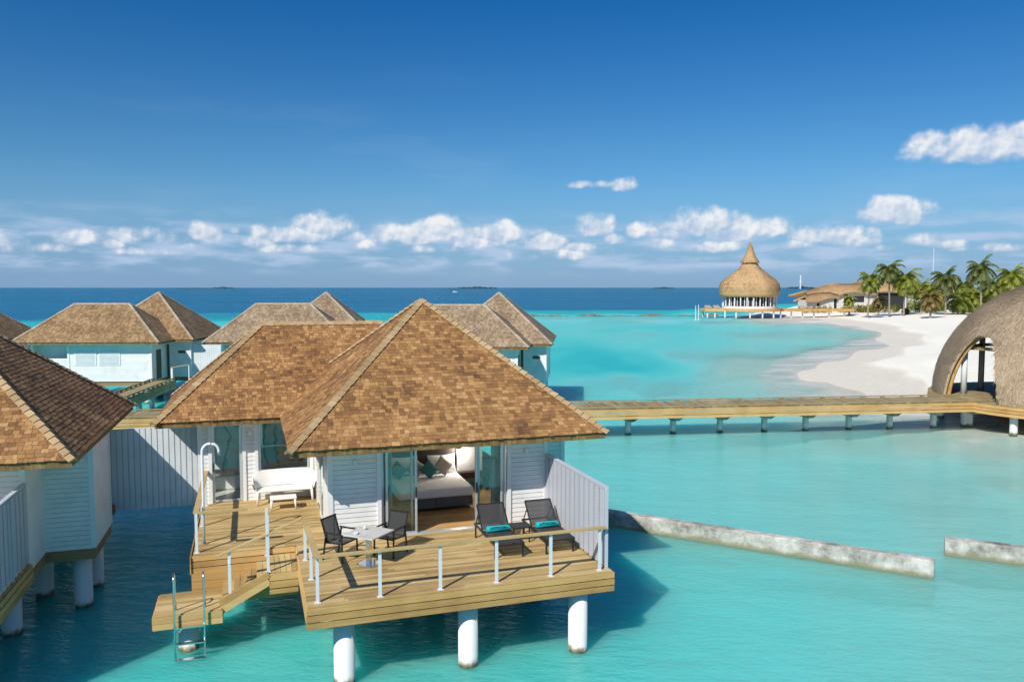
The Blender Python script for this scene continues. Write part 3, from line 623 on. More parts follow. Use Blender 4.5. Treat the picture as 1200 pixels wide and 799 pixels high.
    for k in range(2):
        dz = -.05 - k * .17
        sg.bar((-1.72, sv0 - .025, 1.13 + dz), (-.66, sv0 - .025, 1.68 + dz), .04, .15); sg.bar((-.66, sv0 - .025, 1.66 + dz - .06), (-.03, sv0 - .025, 1.66 + dz - .06), .04, .15)
    sg.box(-.66, -.04, sv0 - .045, sv0 - .005, 1.17, 1.27)
    sg.build('stringer', 'beam_wood', s)
    pl = MB(); boards(pl, -3.05, -1.68, 2.6, 3.92, 1.0, .14); p = pl.build('swim_platform', 'deck_wood', V)
    fb = MB()
    for k in range(2):
        za = .965 - k * .14; fb.box(-3.07, -1.66, 2.57, 2.6, za - .13, za); fb.box(-3.085, -3.055, 2.602, 3.93, za - .13, za); fb.box(-1.685, -1.655, 2.602, 3.93, za - .13, za)
    fb.build('fascia', 'beam_wood', p)
    # piles
    pp = [(.73, .45), (3.33, .42), (5.82, .32), (.7, 3.4), (3.3, 3.4), (5.9, 3.4), (-2.4, 3.1), (-2.0, 8.3), (1.0, 8.3), (6.5, 5.9), (6.9, 5.75), (7.1, 7.3), (5.9, 7.1), (3.3, 7.0), (-2.0, 12.8), (2.0, 12.8), (5.2, 12.8)]
    if not main: pp = [(.73, .45), (3.33, .42), (5.82, .9), (5.9, 4.6), (6.02, 7.0), (7.15, 5.9), (7.15, 7.35), (3.3, 3.4), (3.3, 7), (.9, 5.9), (-2, 12.8), (2, 12.8), (5.2, 12.8)]
    for u, v in pp:
        q = MB(); zt_ = .95 - .26 if (u, v) == (-2.4, 3.1) else 1.5
        q.cyl(u, v, -3.6, zt_, .212, 28); q.build('pile', 'pile_paint', V, True).data.polygons.foreach_get
    for ch in V.children:
        if ch.name.startswith('pile'):
            for pg in ch.data.polygons: pg.use_smooth = len(pg.vertices) == 4
    return V

MAIN = ((-3.97, 15.11, 0), R(18.2)); LEFT = ((-15.91, 11.94, 0), R(17.35))
F = frame(MAIN); FL = frame(LEFT)
front_villa(*MAIN, 'white clapboard water villa with open glass doors, orange brown shingle roof, nearest to us')
front_villa(*LEFT, 'water villa cut off by the left edge with its shaded brown roof slope towards us', False)

def railing(label, fr, posts, rails, rz, name='railing'):
    T = thing(name, label, 'railing', fr(*posts[0][:3]), rz)
    inv = Matrix.Translation(T.location) @ Matrix.Rotation(rz, 4, 'Z'); inv = inv.inverted()
    loc = lambda p: inv @ Vector(fr(*p))
    for u, v, z0, z1 in posts:
        a, b = loc((u, v, z0)), loc((u, v, z1)); m = MB(); m.box(a.x - .032, a.x + .032, a.y - .018, a.y + .018, a.z, b.z); m.box(a.x - .06, a.x + .06, a.y - .05, a.y + .05, a.z, a.z + .012); m.build('post', 'rail_metal', T)
    m = MB()
    for p, q in rails: m.bar(loc(p), loc(q), .13, .036)
    m.build('handrail', 'post_wood', T); return T
H = ZD + .93; HR = H + .018
railing('L shaped timber handrail on metal posts around the main sun deck front', F,
        [(.2, .18, ZD, H), (.17, 1.5, ZD, H), (.13, 2.78, ZD, H), (1.42, .1, ZD, H), (2.66, .1, ZD, H), (3.87, .1, ZD, H), (5.09, .1, ZD, H), (6.24, .1, ZD, H)],
        [((.13, .1, HR), (6.38, .1, HR)), ((.19, .165, HR), (.12, 2.9, HR))], MAIN[1])
railing('timber handrail along the left edge of the upper terrace beside the outdoor shower', F,
        [(-2.25, 4.1, ZD, H), (-2.25, 6.3, ZD, H), (-2.25, 8.3, ZD, H), (-.68, 3.9, 1.66, H + .06)],
        [((-2.25, 4.1, HR), (-2.25, 8.6, HR)), ((-2.185, 4.08, HR + .003), (-1.1, 4.08, HR + .003))], MAIN[1])
railing('sloping timber handrail down the short stair to the swimming platform', F,
        [(-1.5, 2.76, 1.18, 2.2), (-.68, 2.76, 1.66, 2.96)],
        [((-1.75, 2.76, 2.13), (.08, 2.82, 2.8))], MAIN[1])

def screen(label, fr, rz, base):
    T = thing('privacy_screen', label, 'screen', fr(*base), rz, 'white slatted privacy screens')
    L, Hh = 3.72, 1.8; m = MB(); z = .05; row = 0
    bk = MB(); bk.box(-.006, .006, .04, L, .05, Hh - .02); bk.build('gap_shade', 'screen_gap_shade', T)  # near-black sheet stands in for the shade inside the slat holes
    while z < Hh - .05:
        for k in range(13):
            y0 = .04 + k * L / 13; y1 = y0 + L / 13 - (.065 if (row % 2 == 0) else .004)
            for q in (-1, 1): m.box(q * .04 - .008, q * .04 + .008, y0, y1, z, z + (.024 if row % 2 else .038))
        z += .026 if row % 2 else .04; row += 1
    m.build('slat_panel', 'screen_paint', T)
    f = MB(); f.box(-.05, .05, 0, L + .04, Hh - .02, Hh + .03); f.box(-.03, .03, -.03, .035, 0, Hh - .02); f.box(-.03, .03, L + .0, L + .06, 0, Hh - .02)
    for k in (1, 2): f.box(.05, .075, L * k / 3, L * k / 3 + .05, 0, Hh - .03)
    f.build('frame', 'screen_paint', T)
    return T
screen('white slatted privacy screen at the right end of the main sun deck', F, MAIN[1], (6.43, .17, ZD))
screen('shaded slatted privacy screen on the deck of the villa at the left edge', FL, LEFT[1], (6.43, .17, ZD))

def fence():
    T = thing('board_fence', 'tall grey white fence of vertical boards standing over the water between two villas', 'fence', F(-5.6, 9.5, 1.6), MAIN[1])
    m = MB(); x = 0
    while x < 3.2: m.box(x, x + .128, -.024, .012, 0, 2.37); x += .155
    m.box(0, 3.2, .013, .02, .01, 2.36)
    m.build('board', 'fence_paint', T)
    r = MB(); r.box(0, 3.2, .022, .08, .2, .32); r.box(0, 3.2, .022, .08, 1.9, 2.02); r.build('rail', 'fence_paint', T)
    p = MB(); [p.box(x, x + .09, .082, .16, -3.5, 2.3) for x in (.1, 2.9)]; p.build('post', 'fence_paint', T)
fence()

# ------------------------------------------------------------------ furniture on the deck
def wchair(label, u, v, rot):
    T = thing('armchair', label, 'chair', F(u, v, ZD), MAIN[1] + rot, 'black mesh armchairs at the terrace table')
    # local: faces -y
    fm = MB(); w = .27
    for s in (-1, 1):
        fm.bar((s * w, -.26, 0), (s * w, -.24, .64), .03, .03, (0, 1, 0)); fm.bar((s * w, .3, 0), (s * w, .2, .64), .03, .03, (0, 1, 0)); fm.bar((s * w, -.27, .645), (s * w, .24, .645), .045, .025)
        fm.bar((s * (w - .03), .2, .42), (s * (w - .03), .36, .92), .028, .028, (0, 1, 0)); fm.bar((s * (w - .03), -.25, .43), (s * (w - .03), .2, .41), .028, .03)
    fm.bar((-w, -.25, .43), (w, -.25, .43), .03, .03); fm.bar((-w, .36, .92), (w, .36, .92), .03, .03); fm.bar((-w, .2, .41), (w, .2, .41), .03, .03)
    fm.build('frame', 'charcoal_metal', T)
    s = MB(); s.grid([[(-w + .03, y, .44 - .02 * math.sin(math.pi * (y + .25) / .45)) for y in np.linspace(-.25, .2, 6)], [(w - .03, y, .44 - .02 * math.sin(math.pi * (y + .25) / .45)) for y in np.linspace(-.25, .2, 6)]]); s.build('seat', 'mesh_fabric', T, True)
    b = MB(); b.grid([[(-w + .03, .2 + .16 * t, .42 + .5 * t) for t in np.linspace(0, 1, 5)], [(w - .03, .2 + .16 * t, .42 + .5 * t) for t in np.linspace(0, 1, 5)]]); b.build('backrest', 'mesh_fabric', T, True)
wchair('black mesh armchair left of the white terrace table, beside the stair rail', .92, 2.66, R(45))
wchair('black mesh armchair right of the white terrace table, back against the glass door', 2.05, 2.62, R(-45))
T = thing('dining_table', 'small square table with pale stone top on a single steel column', 'table', F(1.48, 2.1, ZD), MAIN[1] + R(45))
m = MB(); m.box(-.41, .41, -.41, .41, .70, .73); m.build('table_top', 'table_top', T, bevel=.008)
m = MB(); m.box(-.05, .05, -.05, .05, .02, .70); m.box(-.22, .22, -.22, .22, 0, .02); m.build('pedestal', 'steel', T)
TZ = ZD + .73
for i, (u, v, lab, nm) in enumerate(((1.42, 2.28, 'pale drinking glass on the far side of the terrace table top', 'tumbler'), (1.18, 2.03, 'small pale glass ashtray on the near left of the terrace table top', 'ashtray'))):
    T = thing(nm, lab, nm, F(u, v, TZ), MAIN[1]); m = MB()
    if nm == 'tumbler':
        k = 16; prof = [(.001, .0), (.03, .0), (.036, .09), (.033, .09), (.028, .008), (.001, .008)]
    else: prof = [(.001, .0), (.06, .0), (.07, .035), (.06, .035), (.045, .012), (.001, .012)]
    m.grid([[(r_0 * math.cos(a), r_0 * math.sin(a), z) for a in np.linspace(0, 2 * math.pi, 16, False)] for r_0, z in prof], True)
    m.build('bowl', 'frosted_glass', T, True)

def lounger(label, u, v):
    T = thing('sun_lounger', label, 'sun lounger', F(u, v, ZD), MAIN[1], 'black mesh sun loungers on the main deck')
    w = .335; L = 1.95; hinge = 1.12; h = .33; top = (1.62, .86)
    f = MB()
    for s in (-1, 1):
        f.bar((s * w, 0, h), (s * w, L - .12, h), .035, .05); f.bar((s * w, hinge, h + .03), (s * w, top[0], top[1]), .03, .035); f.bar((s * w * .96, 1.5, .70), (s * w * .96, 1.78, h), .02, .02)
    for y in (0, .6, hinge, L - .12): f.bar((-w, y, h), (w, y, h), .03, .035)
    f.bar((-w, top[0], top[1]), (w, top[0], top[1]), .03, .035); f.build('frame', 'charcoal_metal', T)
    for s in (-1, 1):
        for y in (.08, L - .22): l = MB(); l.bar((s * w, y, 0), (s * w, y, h - .02), .035, .045, (0, 1, 0)); l.build('leg', 'charcoal_metal', T)
    s = MB(); ys = np.linspace(.02, hinge, 7); s.grid([[(x, y, h + .028 - .015 * math.sin(math.pi * (y - .02) / 1.1)) for y in ys] for x in (-w + .02, w - .02)]); s.build('seat', 'mesh_fabric', T, True)
    b = MB(); b.grid([[(x, hinge + (top[0] - hinge) * t, h + .04 + (top[1] - h - .03) * t) for t in np.linspace(0, 1, 6)] for x in (-w + .02, w - .02)]); b.build('backrest', 'mesh_fabric', T, True)
    return T
def towel(label, u, v):
    T = thing('rolled_towel', label, 'towel', F(u, v, ZD + .365), MAIN[1], 'turquoise rolled towels on the loungers')
    m = MB(); k = 20; ring = []
    for a in np.linspace(0, 2 * math.pi, k, False): ring.append((.075 * math.cos(a), .07 + .07 * math.sin(a)))
    xs = [-.285, -.275, .275, .285]; sc = [.8, 1, 1, .8]
    m.grid([[(x, y * s_, .07 + (z - .07) * s_) for y, z in ring] for x, s_ in zip(xs, sc)], True)
    m.add([(-.285, y * .8, .07 + (z - .07) * .8) for y, z in ring], [tuple(range(k))]); m.add([(.285, y * .8, .07 + (z - .07) * .8) for y, z in ring], [tuple(range(k))[::-1]])
    m.build('roll', 'towel', T, True)
    w = MB()                                                      # woven dark emblem strokes on the front of the roll
    def on(x, a): return (x, -.0765 * math.cos(a), .07 + .0715 * math.sin(a))
    for pts in ([(-.22, .1), (-.2, .5), (-.17, .15)], [(-.15, .1), (-.11, .6), (-.07, .1)], [(-.06, .6), (0, .15), (.03, .5)], [(-.2, .62), (-.1, .8), (.02, .7), (.1, .75), (.19, .55), (.22, .2)], [(.05, .1), (.1, .35), (.17, .3)]):
        w.tube([on(*p) for p in pts], .011, 6)
    w.build('emblem', 'towel_mark', T)
lounger('black mesh sun lounger in front of the open glass door', 4.6, 1.42); lounger('black mesh sun lounger beside the white slatted screen', 5.84, 1.38)
towel('turquoise rolled towel on the lounger in front of the open door', 4.6, 2.36); towel('turquoise rolled towel on the lounger beside the slatted screen', 5.84, 2.32)
T = thing('side_table', 'low black side table between the two sun loungers', 'table', F(5.22, 2.62, ZD), MAIN[1]); m = MB(); m.box(-.22, .22, -.22, .22, .36, .39); m.build('table_top', 'charcoal_metal', T)
for s, t in ((-1, -1), (1, -1), (-1, 1), (1, 1)): m = MB(); m.box(s * .2 - .015, s * .2 + .015, t * .2 - .015, t * .2 + .015, 0, .36); m.build('leg', 'charcoal_metal', T)

def sofa():
    T = thing('garden_sofa', 'white plastic garden sofa with curved back under the bathroom window', 'sofa', F(-.1, 7.82, ZD), MAIN[1])
    w, d = .80, .60
    s = MB(); s.box(-w + .02, w - .02, 0, d, .37, .43); s.build('seat', 'white_plastic', T, bevel=.03)
    # curved back: U shaped in plan, tall in the middle, dropping to the arms
    path = []
    for t in np.linspace(-1, 1, 41):
        a = t * 2.05; x = (w + .02) * math.sin(max(-1.57, min(1.57, a)));
        y = d * .42 + (d * .62) * (math.cos(a) if abs(a) < 1.57 else 0) - (max(0, abs(a) - 1.57) * .55)
        hh = .9 - .27 * max(0, abs(t) - .5) / .5; path.append((x, y, hh))
    m = MB(); outer = [[(x * 1.0, y, .42) for x, y, h in path], [(x * 1.05, y + .03, (h + .42) / 2) for x, y, h in path], [(x * 1.1, y + .07, h) for x, y, h in path], [(x * 1.06, y + .03, h) for x, y, h in path], [(x * .96, y - .02, .44) for x, y, h in path]]
    m.grid(outer); m.build('backrest', 'white_plastic', T, True)
    for sx, y in ((-1, .04), (1, .04), (-1, d - .04), (1, d - .04)):
        l = MB(); l.tube([(sx * (w - .06), y, .4), (sx * (w - .03), y + (.02 if y > .2 else -.02), 0)], [.04, .026], 10); l.build('leg', 'white_plastic', T, True)
    T = thing('coffee_table', 'low white plastic stool table in front of the garden sofa', 'table', F(-.17, 7.18, ZD), MAIN[1])
    s = MB(); s.box(-.36, .36, -.02, .4, .3, .35); s.build('table_top', 'white_plastic', T, bevel=.02)
    for sx in (-1, 1):
        for y in (.02, .36): l = MB(); l.tube([(sx * .31, y, .31), (sx * .335, y, 0)], [.035, .024], 10); l.build('leg', 'white_plastic', T, True)
sofa()
T = thing('outdoor_shower', 'tall white outdoor shower pipe with hooked top on the terrace corner', 'shower', F(-2.12, 4.74, ZD), MAIN[1])
m = MB(); pts = [(0, 0, 0), (0, 0, 1.2), (0, 0, 2.26)] + [(.19 - .19 * math.cos(a), 0, 2.26 + .19 * math.sin(a)) for a in np.linspace(.2, math.pi, 12)] + [(.38, 0, 2.2)]
m.tube(pts, .032, 12); m.build('pipe', 'white_trim', T, True)
m = MB(); m.cyl(.38, 0, 2.17, 2.21, .045); m.build('shower_head', 'steel', T); m = MB(); m.cyl(0, 0, 0, .03, .08); m.build('base_plate', 'steel', T)
T = thing('swim_ladder', 'steel swimming ladder hooked over the low platform and down into the water', 'ladder', F(-2.33, 2.48, .9), MAIN[1])
for s in (-1, 1):
    m = MB(); x = s * .3; m.tube([(x, 0, -1.9), (x, 0, .3), (x, 0, .82)] + [(x, .13 - .13 * math.cos(a), .84 + .13 * math.sin(a)) for a in np.linspace(.3, math.pi - .3, 8)] + [(x, .3, .55), (x, .36, .1)], .021, 10); m.build('side_rail', 'steel', T, True)
for k in range(5):
    m = MB(); z = -.16 - k * .36; m.box(-.28, .28, -.06, .05, z - .014, z + .014); m.build('tread', 'steel', T)
T = thing('deck_light', 'round white lamp on the stair post', 'lamp', F(-1.5, 2.715, 2.0), MAIN[1]); m = MB(); m.tube([(0, 0, 0), (0, -.05, 0)], .035, 14); m.build('housing', 'white_trim', T)

# bedroom
T = thing('bed', 'double bed with white linen and dark grey base inside the open doors', 'bed', F(3.86, 5.75, ZD + .012), MAIN[1])
m = MB(); m.box(-1.05, -.01, 0, 2.05, .08, .36); m.box(.0, 1.05, 0, 2.05, .08, .36); m.build('base', 'bed_base', T, bevel=.02)
m = MB(); m.box(-1.07, 1.07, -.04, 2.05, .361, .62); m.build('mattress', 'bed_linen', T, bevel=.07)
m = MB(); m.box(-1.25, 1.25, 2.06, 2.16, .0, 1.55); m.build('headboard', 'headboard', T)
m = MB(); m.box(-1.06, 1.06, .55, 1.5, .622, .63); m.build('throw', 'beige_fabric', T) if False else None
def pillow(label, u, v, z, w, h, tilt, rot, m_, name='pillow', roll=0):
    o = MB(); k = 13; P = np.zeros((k, k, 3)); Q = P.copy()
    for i, a in enumerate(np.linspace(-1, 1, k)):
        for j, b in enumerate(np.linspace(-1, 1, k)):
            t = .09 * (max(0, (1 - a * a) * (1 - b * b)) ** .4); s = 1 - .06 * (1 - abs(a)) * abs(b) * 1.4; r = 1 - .06 * (1 - abs(b)) * abs(a) * 1.4
            P[i, j] = (a * w / 2 * r, -t, b * h / 2 * s); Q[i, j] = (a * w / 2 * r, t, b * h / 2 * s)
    o.grid(P); o.grid(Q[::-1]); x = o.build(name, m_, None, True); x.location = F(u, v, z); x.rotation_mode = 'ZXY' if False else 'XYZ'
    x.matrix_world = Matrix.Translation(F(u, v, z)) @ Matrix.Rotation(MAIN[1] + rot, 4, 'Z') @ Matrix.Rotation(-tilt, 4, 'X') @ Matrix.Rotation(roll, 4, 'Y')
    tag(x, label, 'pillow', 'pillows on the bed')
BZ = ZD + .64
pillow('white pillow against the headboard on the right half of the bed', 4.45, 7.62, BZ + .27, .85, .55, R(22), 0, 'bed_linen')
pillow('white pillow against the headboard behind the left glass door leaf', 3.3, 7.62, BZ + .27, .85, .55, R(22), 0, 'bed_linen')
pillow('beige cushion leaning on the right white pillow', 4.42, 7.32, BZ + .27, .46, .46, R(25), R(6), 'beige_fabric', 'cushion', R(40))
pillow('beige cushion left of the teal one on the bed', 3.6, 7.36, BZ + .25, .46, .46, R(25), R(-4), 'beige_fabric', 'cushion', R(38))
pillow('teal cushion in the middle of the bed, standing on its corner', 3.95, 7.1, BZ + .24, .43, .43, R(25), 0, 'teal_fabric', 'cushion', R(47))
pillow('teal cushion seen through the left glass door leaf', 3.05, 7.22, BZ + .24, .43, .43, R(25), 0, 'teal_fabric', 'cushion', R(42))
T = thing('reading_lamp', 'small reading lamp with added glow on the right end of the dark headboard', 'lamp', F(5.0, 7.74, ZD + 1.35), MAIN[1])
m = MB(); m.box(-.03, .03, 0, .06, -.05, .05); m.build('bracket', 'steel', T)
m = MB(); m.grid([[(r_0 * math.cos(a), -.08 + r_0 * math.sin(a), z) for a in np.linspace(0, 2 * math.pi, 20, False)] for r_0, z in ((.04, .09), (.075, -.05))], True); m.build('lamp_shade', 'white_trim', T, True)
m = MB(); m.grid([[(r_0 * math.cos(a), -.08 + r_0 * math.sin(a), z) for a in np.linspace(0, 2 * math.pi, 12, False)] for r_0, z in ((.001, .03), (.025, .02), (.03, -.01), (.02, -.035), (.001, -.04))], True); m.build('bulb', 'lamp_glow', T, True)
ld = bpy.data.lights.new('reading_lamp_fill', 'POINT'); ld.energy = 32; ld.color = (1, .9, .76); ld.shadow_soft_size = .06; lo = bpy.data.objects.new('reading_lamp_fill', ld); COL.objects.link(lo); lo.parent = T; lo.location = (0, -.12, -.1)  # point light added to brighten the dim bed and pillows
T = thing('minibar_cabinet', 'white wall cabinet with a dark slot beside the bed', 'cabinet', F(5.35, 7.9, ZD + .6), MAIN[1])
m = MB(); m.box(-.4, .4, -.2, .38, 0, 1.3); m.build('body', 'white_trim', T, bevel=.01); m = MB(); m.box(-.15, .2, -.215, -.202, .98, 1.03); m.build('slot', 'headboard', T); m = MB(); m.tube([(-.25, -.202, .8), (-.25, -.25, .8)], .03); m.build('knob', 'charcoal_metal', T)
T = thing('console', 'dark wooden console under the white wall cabinet', 'console', F(5.35, 7.8, ZD + .012), MAIN[1]); m = MB(); m.box(-.45, .6, -.25, .45, .4, .58); m.build('shelf', 'headboard', T); m = MB(); m.box(-.43, -.38, -.2, .4, 0, .4); m.box(.53, .58, -.2, .4, 0, .4); m.build('leg', 'headboard', T)

# ------------------------------------------------------------------ back row of villas
def back_villa(label, x, y, rz, shingle, cap, window=True):
    V = thing('water_villa', label, 'villa', (x, y, 0), rz, 'water villas with shingled hip roofs')
    hip_roof(V, (-.17, 7.65, -11.3, -2.83), ((3.75, -7.05), (3.75, -7.05)), 7.68, shingle, cap, .2)
    hip_roof(V, (-3.5, 6.3, -14.1, -7.9), ((-.63, -11.0), (3.2, -11.0)), 6.87, shingle, cap, .2, -.012)
    zt, z0 = 4.18, 1.6; core, clad = MB(), MB(); W = lambda a, b, za=z0, zb=zt: wall(core, clad, a, b, za, zb, .16)
    W((-2.4, -13.4), (.0, -13.4), z0, 3.2); W((-2.4, -12.8), (.0, -12.8), 3.2, zt); W((.0, -13.4), (5.5, -13.4)); W((5.5, -13.4), (5.5, -10.6)); W((5.5, -10.6), (7.2, -10.6)); W((7.2, -10.6), (7.2, -3.95)); W((7.2, -3.95), (.82, -3.95)); W((.82, -3.95), (.82, -8.65)); W((.82, -8.65), (-2.4, -8.65)); W((-2.4, -8.65), (-2.4, -13.4))
    core.build('wall', 'white_paint', V); clad.build('siding', 'white_paint', V)
    for u, v in ((-2.4, -13.4), (.0, -13.4), (5.5, -13.4), (7.2, -10.6), (7.2, -3.95), (.82, -3.95)): tr = MB(); tr.box(u - .07, u + .07, v - .07, v + .07, z0, zt); tr.build('corner_trim', 'white_trim', V)
    sw = MB(); sw.box(-2.38, 5.48, -13.36, -8.7, 1.3, 1.59); sw.box(.86, 7.16, -10.5, -4.0, 1.3, 1.588); sw.build('floor_beam', 'brown_beam', V)
    if window:
        for u in (.45, 2.05):
            s = MB(); s.box(u - .05, u + 1.4, -13.47, -13.43, 2.72, 3.93); w = s.build('window', 'white_trim', V); l = MB()
            for k in range(13): l.bar((u + .05, -13.478, 2.82 + k * .082), (u + 1.3, -13.478, 2.82 + k * .082), .012, .06, (0, -.5, 1))
            l.build('shutter', 'fence_paint', w)
    d = MB(); d.box(5.53, 5.56, -12.6, -11.75, z0 + .05, 3.7); dd = d.build('door', 'green_door', V); k = MB(); k.box(5.57, 5.61, -11.9, -11.86, 2.5, 2.75); k.build('handle', 'steel', dd)
    g = MB(); g.box(5.56, 5.72, -10.66, -10.62, z0, 3.95); g.build('door_panel', 'green_door', V)
    v = MB(); v.box(6.35, 6.85, -10.66, -10.63, 3.3, 3.5); v.build('vent', 'vent_dark', V)
    for u, q in ((-2, -12.9), (1.5, -12.9), (5, -12.9), (6.9, -10.2), (6.9, -4.4), (1.2, -4.4), (-2, -9), (4, -8)):
        m = MB(); m.cyl(u, q, -3.5, 1.32, .22, 14); m.build('pile', 'pile_paint', V)
    return V
back_villa('white water villa with two shuttered windows in the far row, behind the left roofs', -31.06, 67.65, R(3.2), 'shingle_brown', 'cap_grey')
back_villa('grey roofed water villa of the far row rising behind the nearest villa\'s left roof', -18.62, 68.09, R(4.8), 'shingle_grey', 'cap_grey')
back_villa('grey roofed water villa standing alone behind the main roof\'s right slope', -4.06, 63.98, R(-4.8), 'shingle_grey', 'cap_grey')
back_villa('far row water villa of which only the roof tip shows at the left edge', -44.6, 65.2, R(2), 'shingle_brown', 'cap_grey')

def back_fence(label, p, q):
    T = thing('board_fence', label, 'fence', (*p, 1.6), math.atan2(q[1] - p[1], q[0] - p[0]), 'pale board fences between the far villas'); L = math.hypot(q[0] - p[0], q[1] - p[1]); m = MB(); x = 0
    while x < L: m.box(x, x + .15, -.02, .02, 0, 2.3); x += .16
    m.build('board', 'fence_paint', T); r = MB(); r.box(0, L, .022, .07, .2, .32); r.build('rail', 'fence_paint', T); p_ = MB(); [p_.box(x, x + .09, .072, .15, -3.5, 2.2) for x in (.3, L / 2, L - .4)]; p_.build('post', 'fence_paint', T)
back_fence('pale board fence joining the shuttered far villa to the grey roofed one', (-23.4, 57.6), (-19.9, 57.7))

# ------------------------------------------------------------------ jetty
JA = Vector((6.37, 43.3, 0)); JD = Vector((24.4 - 6.37, 45.6 - 43.3, 0)).normalized(); JN = Vector((-JD.y, JD.x, 0)); JZ = 1.6
def jetty():
    rz = math.atan2(JD.y, JD.x); T = thing('jetty', 'long timber jetty on short white piles crossing the lagoon to the thatched dome', 'jetty', tuple(JA), rz)
    x0, x1, hw = -46, 21.5, 1.25
    m = MB(); boards(m, x0, x1, -hw, hw, JZ, .145, 'y'); m.build('deck', 'jetty_wood', T)
    b = MB()
    for s in (-1, 1):
        for k in range(3): o = .03 if k == 1 else 0; b.box(x0, x1, s * (hw + .03 + o) - .025, s * (hw + .03 + o) + .025, JZ - .03 - k * .18 - .155, JZ - .03 - k * .18)
    b.build('fascia', 'beam_wood', T)
    kb = MB(); bl = MB(); s_ = 1
    for s in (-1, 1):
        kb.box(x0, x1, s * (hw - .06) - .04, s * (hw - .06) + .04, JZ + .06, JZ + .115)
        x = x0 + .3
        while x < x1: kb.box(x, x + .25, s * (hw - .06) - .035, s * (hw - .06) + .035, JZ + .003, JZ + .06); x += 1.25
    kb.build('kerb', 'jetty_wood', T)
    x = 0.0
    xs = [.0, 2.55, 5.25, 7.85, 10.3, 12.9, 15.4, 18.1, 20.4] + [-2.6 * k for k in range(1, 18)]
    for x in xs:
        p = MB(); p.cyl(x, 0, -3, 1.0, .17, 16); o = p.build('pile', 'pile_paint', T)
        c = MB(); Q = [(-.55, 1.0), (-.18, .76), (.18, .76), (.55, 1.0), (.55, 1.06), (-.55, 1.06)]
        c.add([(x + a, y, z) for y in (-.5, .5) for a, z in Q], [tuple(range(6)), tuple(range(6, 12))[::-1]] + [(i, i + 6, (i + 1) % 6 + 6, (i + 1) % 6) for i in range(6)]); c.build('crosshead', 'concrete', T)
    return T
jetty()
def spur():
    a = Vector((-21.6, 46.5, 0)); a0 = Vector(at(146, 463, JZ) + (0,)); b0 = Vector(at(190, 446.5, JZ) + (0,)); d = (b0 - a0); L = d.length + .5; rz = math.atan2(d.y, d.x)
    T = thing('jetty_branch', 'short timber walkway leading from the jetty to the shuttered far villa', 'walkway', tuple(a0 - d.normalized() * 3.5), rz); L += 3.5; hw = .75
    m = MB(); boards(m, 0, L, -hw, hw, JZ + .02, .145, 'y'); m.build('deck', 'jetty_wood', T); b = MB()
    for s in (-1, 1):
        for k in range(3): b.box(0, L, s * (hw + .03) - .02, s * (hw + .03) + .02, JZ - .02 - k * .18 - .172, JZ - .02 - k * .18)
    b.build('fascia', 'jetty_wood', T); kb = MB(); bl = MB()
    for s in (-1, 1):
        kb.box(0, L, s * (hw - .08) - .05, s * (hw - .08) + .05, JZ + .12, JZ + .19); x = .2
        while x < L: kb.box(x, x + .25, s * (hw - .08) - .045, s * (hw - .08) + .045, JZ + .024, JZ + .12); x += .9
    kb.build('kerb', 'jetty_wood', T)
    for x in (1, 3.5, 6, 8.5):
        if x < L: p = MB(); p.cyl(x, 0, -3, 1.1, .17, 14); p.build('pile', 'pile_paint', T)
    q = at(202, 445.5, JZ)
    T = thing('entrance_railing', 'low railing with white post by the shuttered villa\'s entrance', 'railing', (*q, JZ), 0); m = MB(); m.box(-.06, .06, -.06, .06, -.6, .85); m.build('post', 'white_trim', T); m = MB(); m.box(1.05, 1.12, .2, .27, -.6, 1.05); m.build('post', 'rail_metal', T)
    m = MB(); m.bar((-.1, 0, .88), (1.15, .24, 1.08), .12, .05); m.build('handrail', 'post_wood', T)
spur()

# ------------------------------------------------------------------ thatch
def straw(mb, Pf, n, length, width, lift=.06, rngs=((0, 1), (0, 1)), keep=None):
    """Pf(a,b)-> points; b runs downslope. Loose straw blades lying on the surface."""
    a = rng.uniform(*rngs[0], n); b = rng.uniform(*rngs[1], n); e = 1e-3
    p = Pf(a, b); da = (Pf(a + e, b) - p) / e; db = (Pf(a, np.minimum(b + e, 1.2)) - p) / e
    da /= np.linalg.norm(da, axis=1)[:, None] + 1e-9; db /= np.linalg.norm(db, axis=1)[:, None] + 1e-9; nn = np.cross(da, db); nn *= np.sign(nn[:, 2:3] + 1e-6)
    d = db + .25 * rng.normal(size=(n, 1)) * da; d /= np.linalg.norm(d, axis=1)[:, None]; L = length * rng.uniform(.5, 1.3, (n, 1)); w = width * rng.uniform(.6, 1.4, (n, 1)); s = np.cross(nn, d)
    k = np.ones(n, bool) if keep is None else keep(p)
    q0 = p + nn * .005; q1 = p + d * L + nn * lift * rng.uniform(.3, 1.6, (n, 1))
    Q = np.stack([q0 - s * w / 2, q0 + s * w / 2, q1 + s * w * .3, q1 - s * w * .3], 1)[k]; mb.quads(Q)
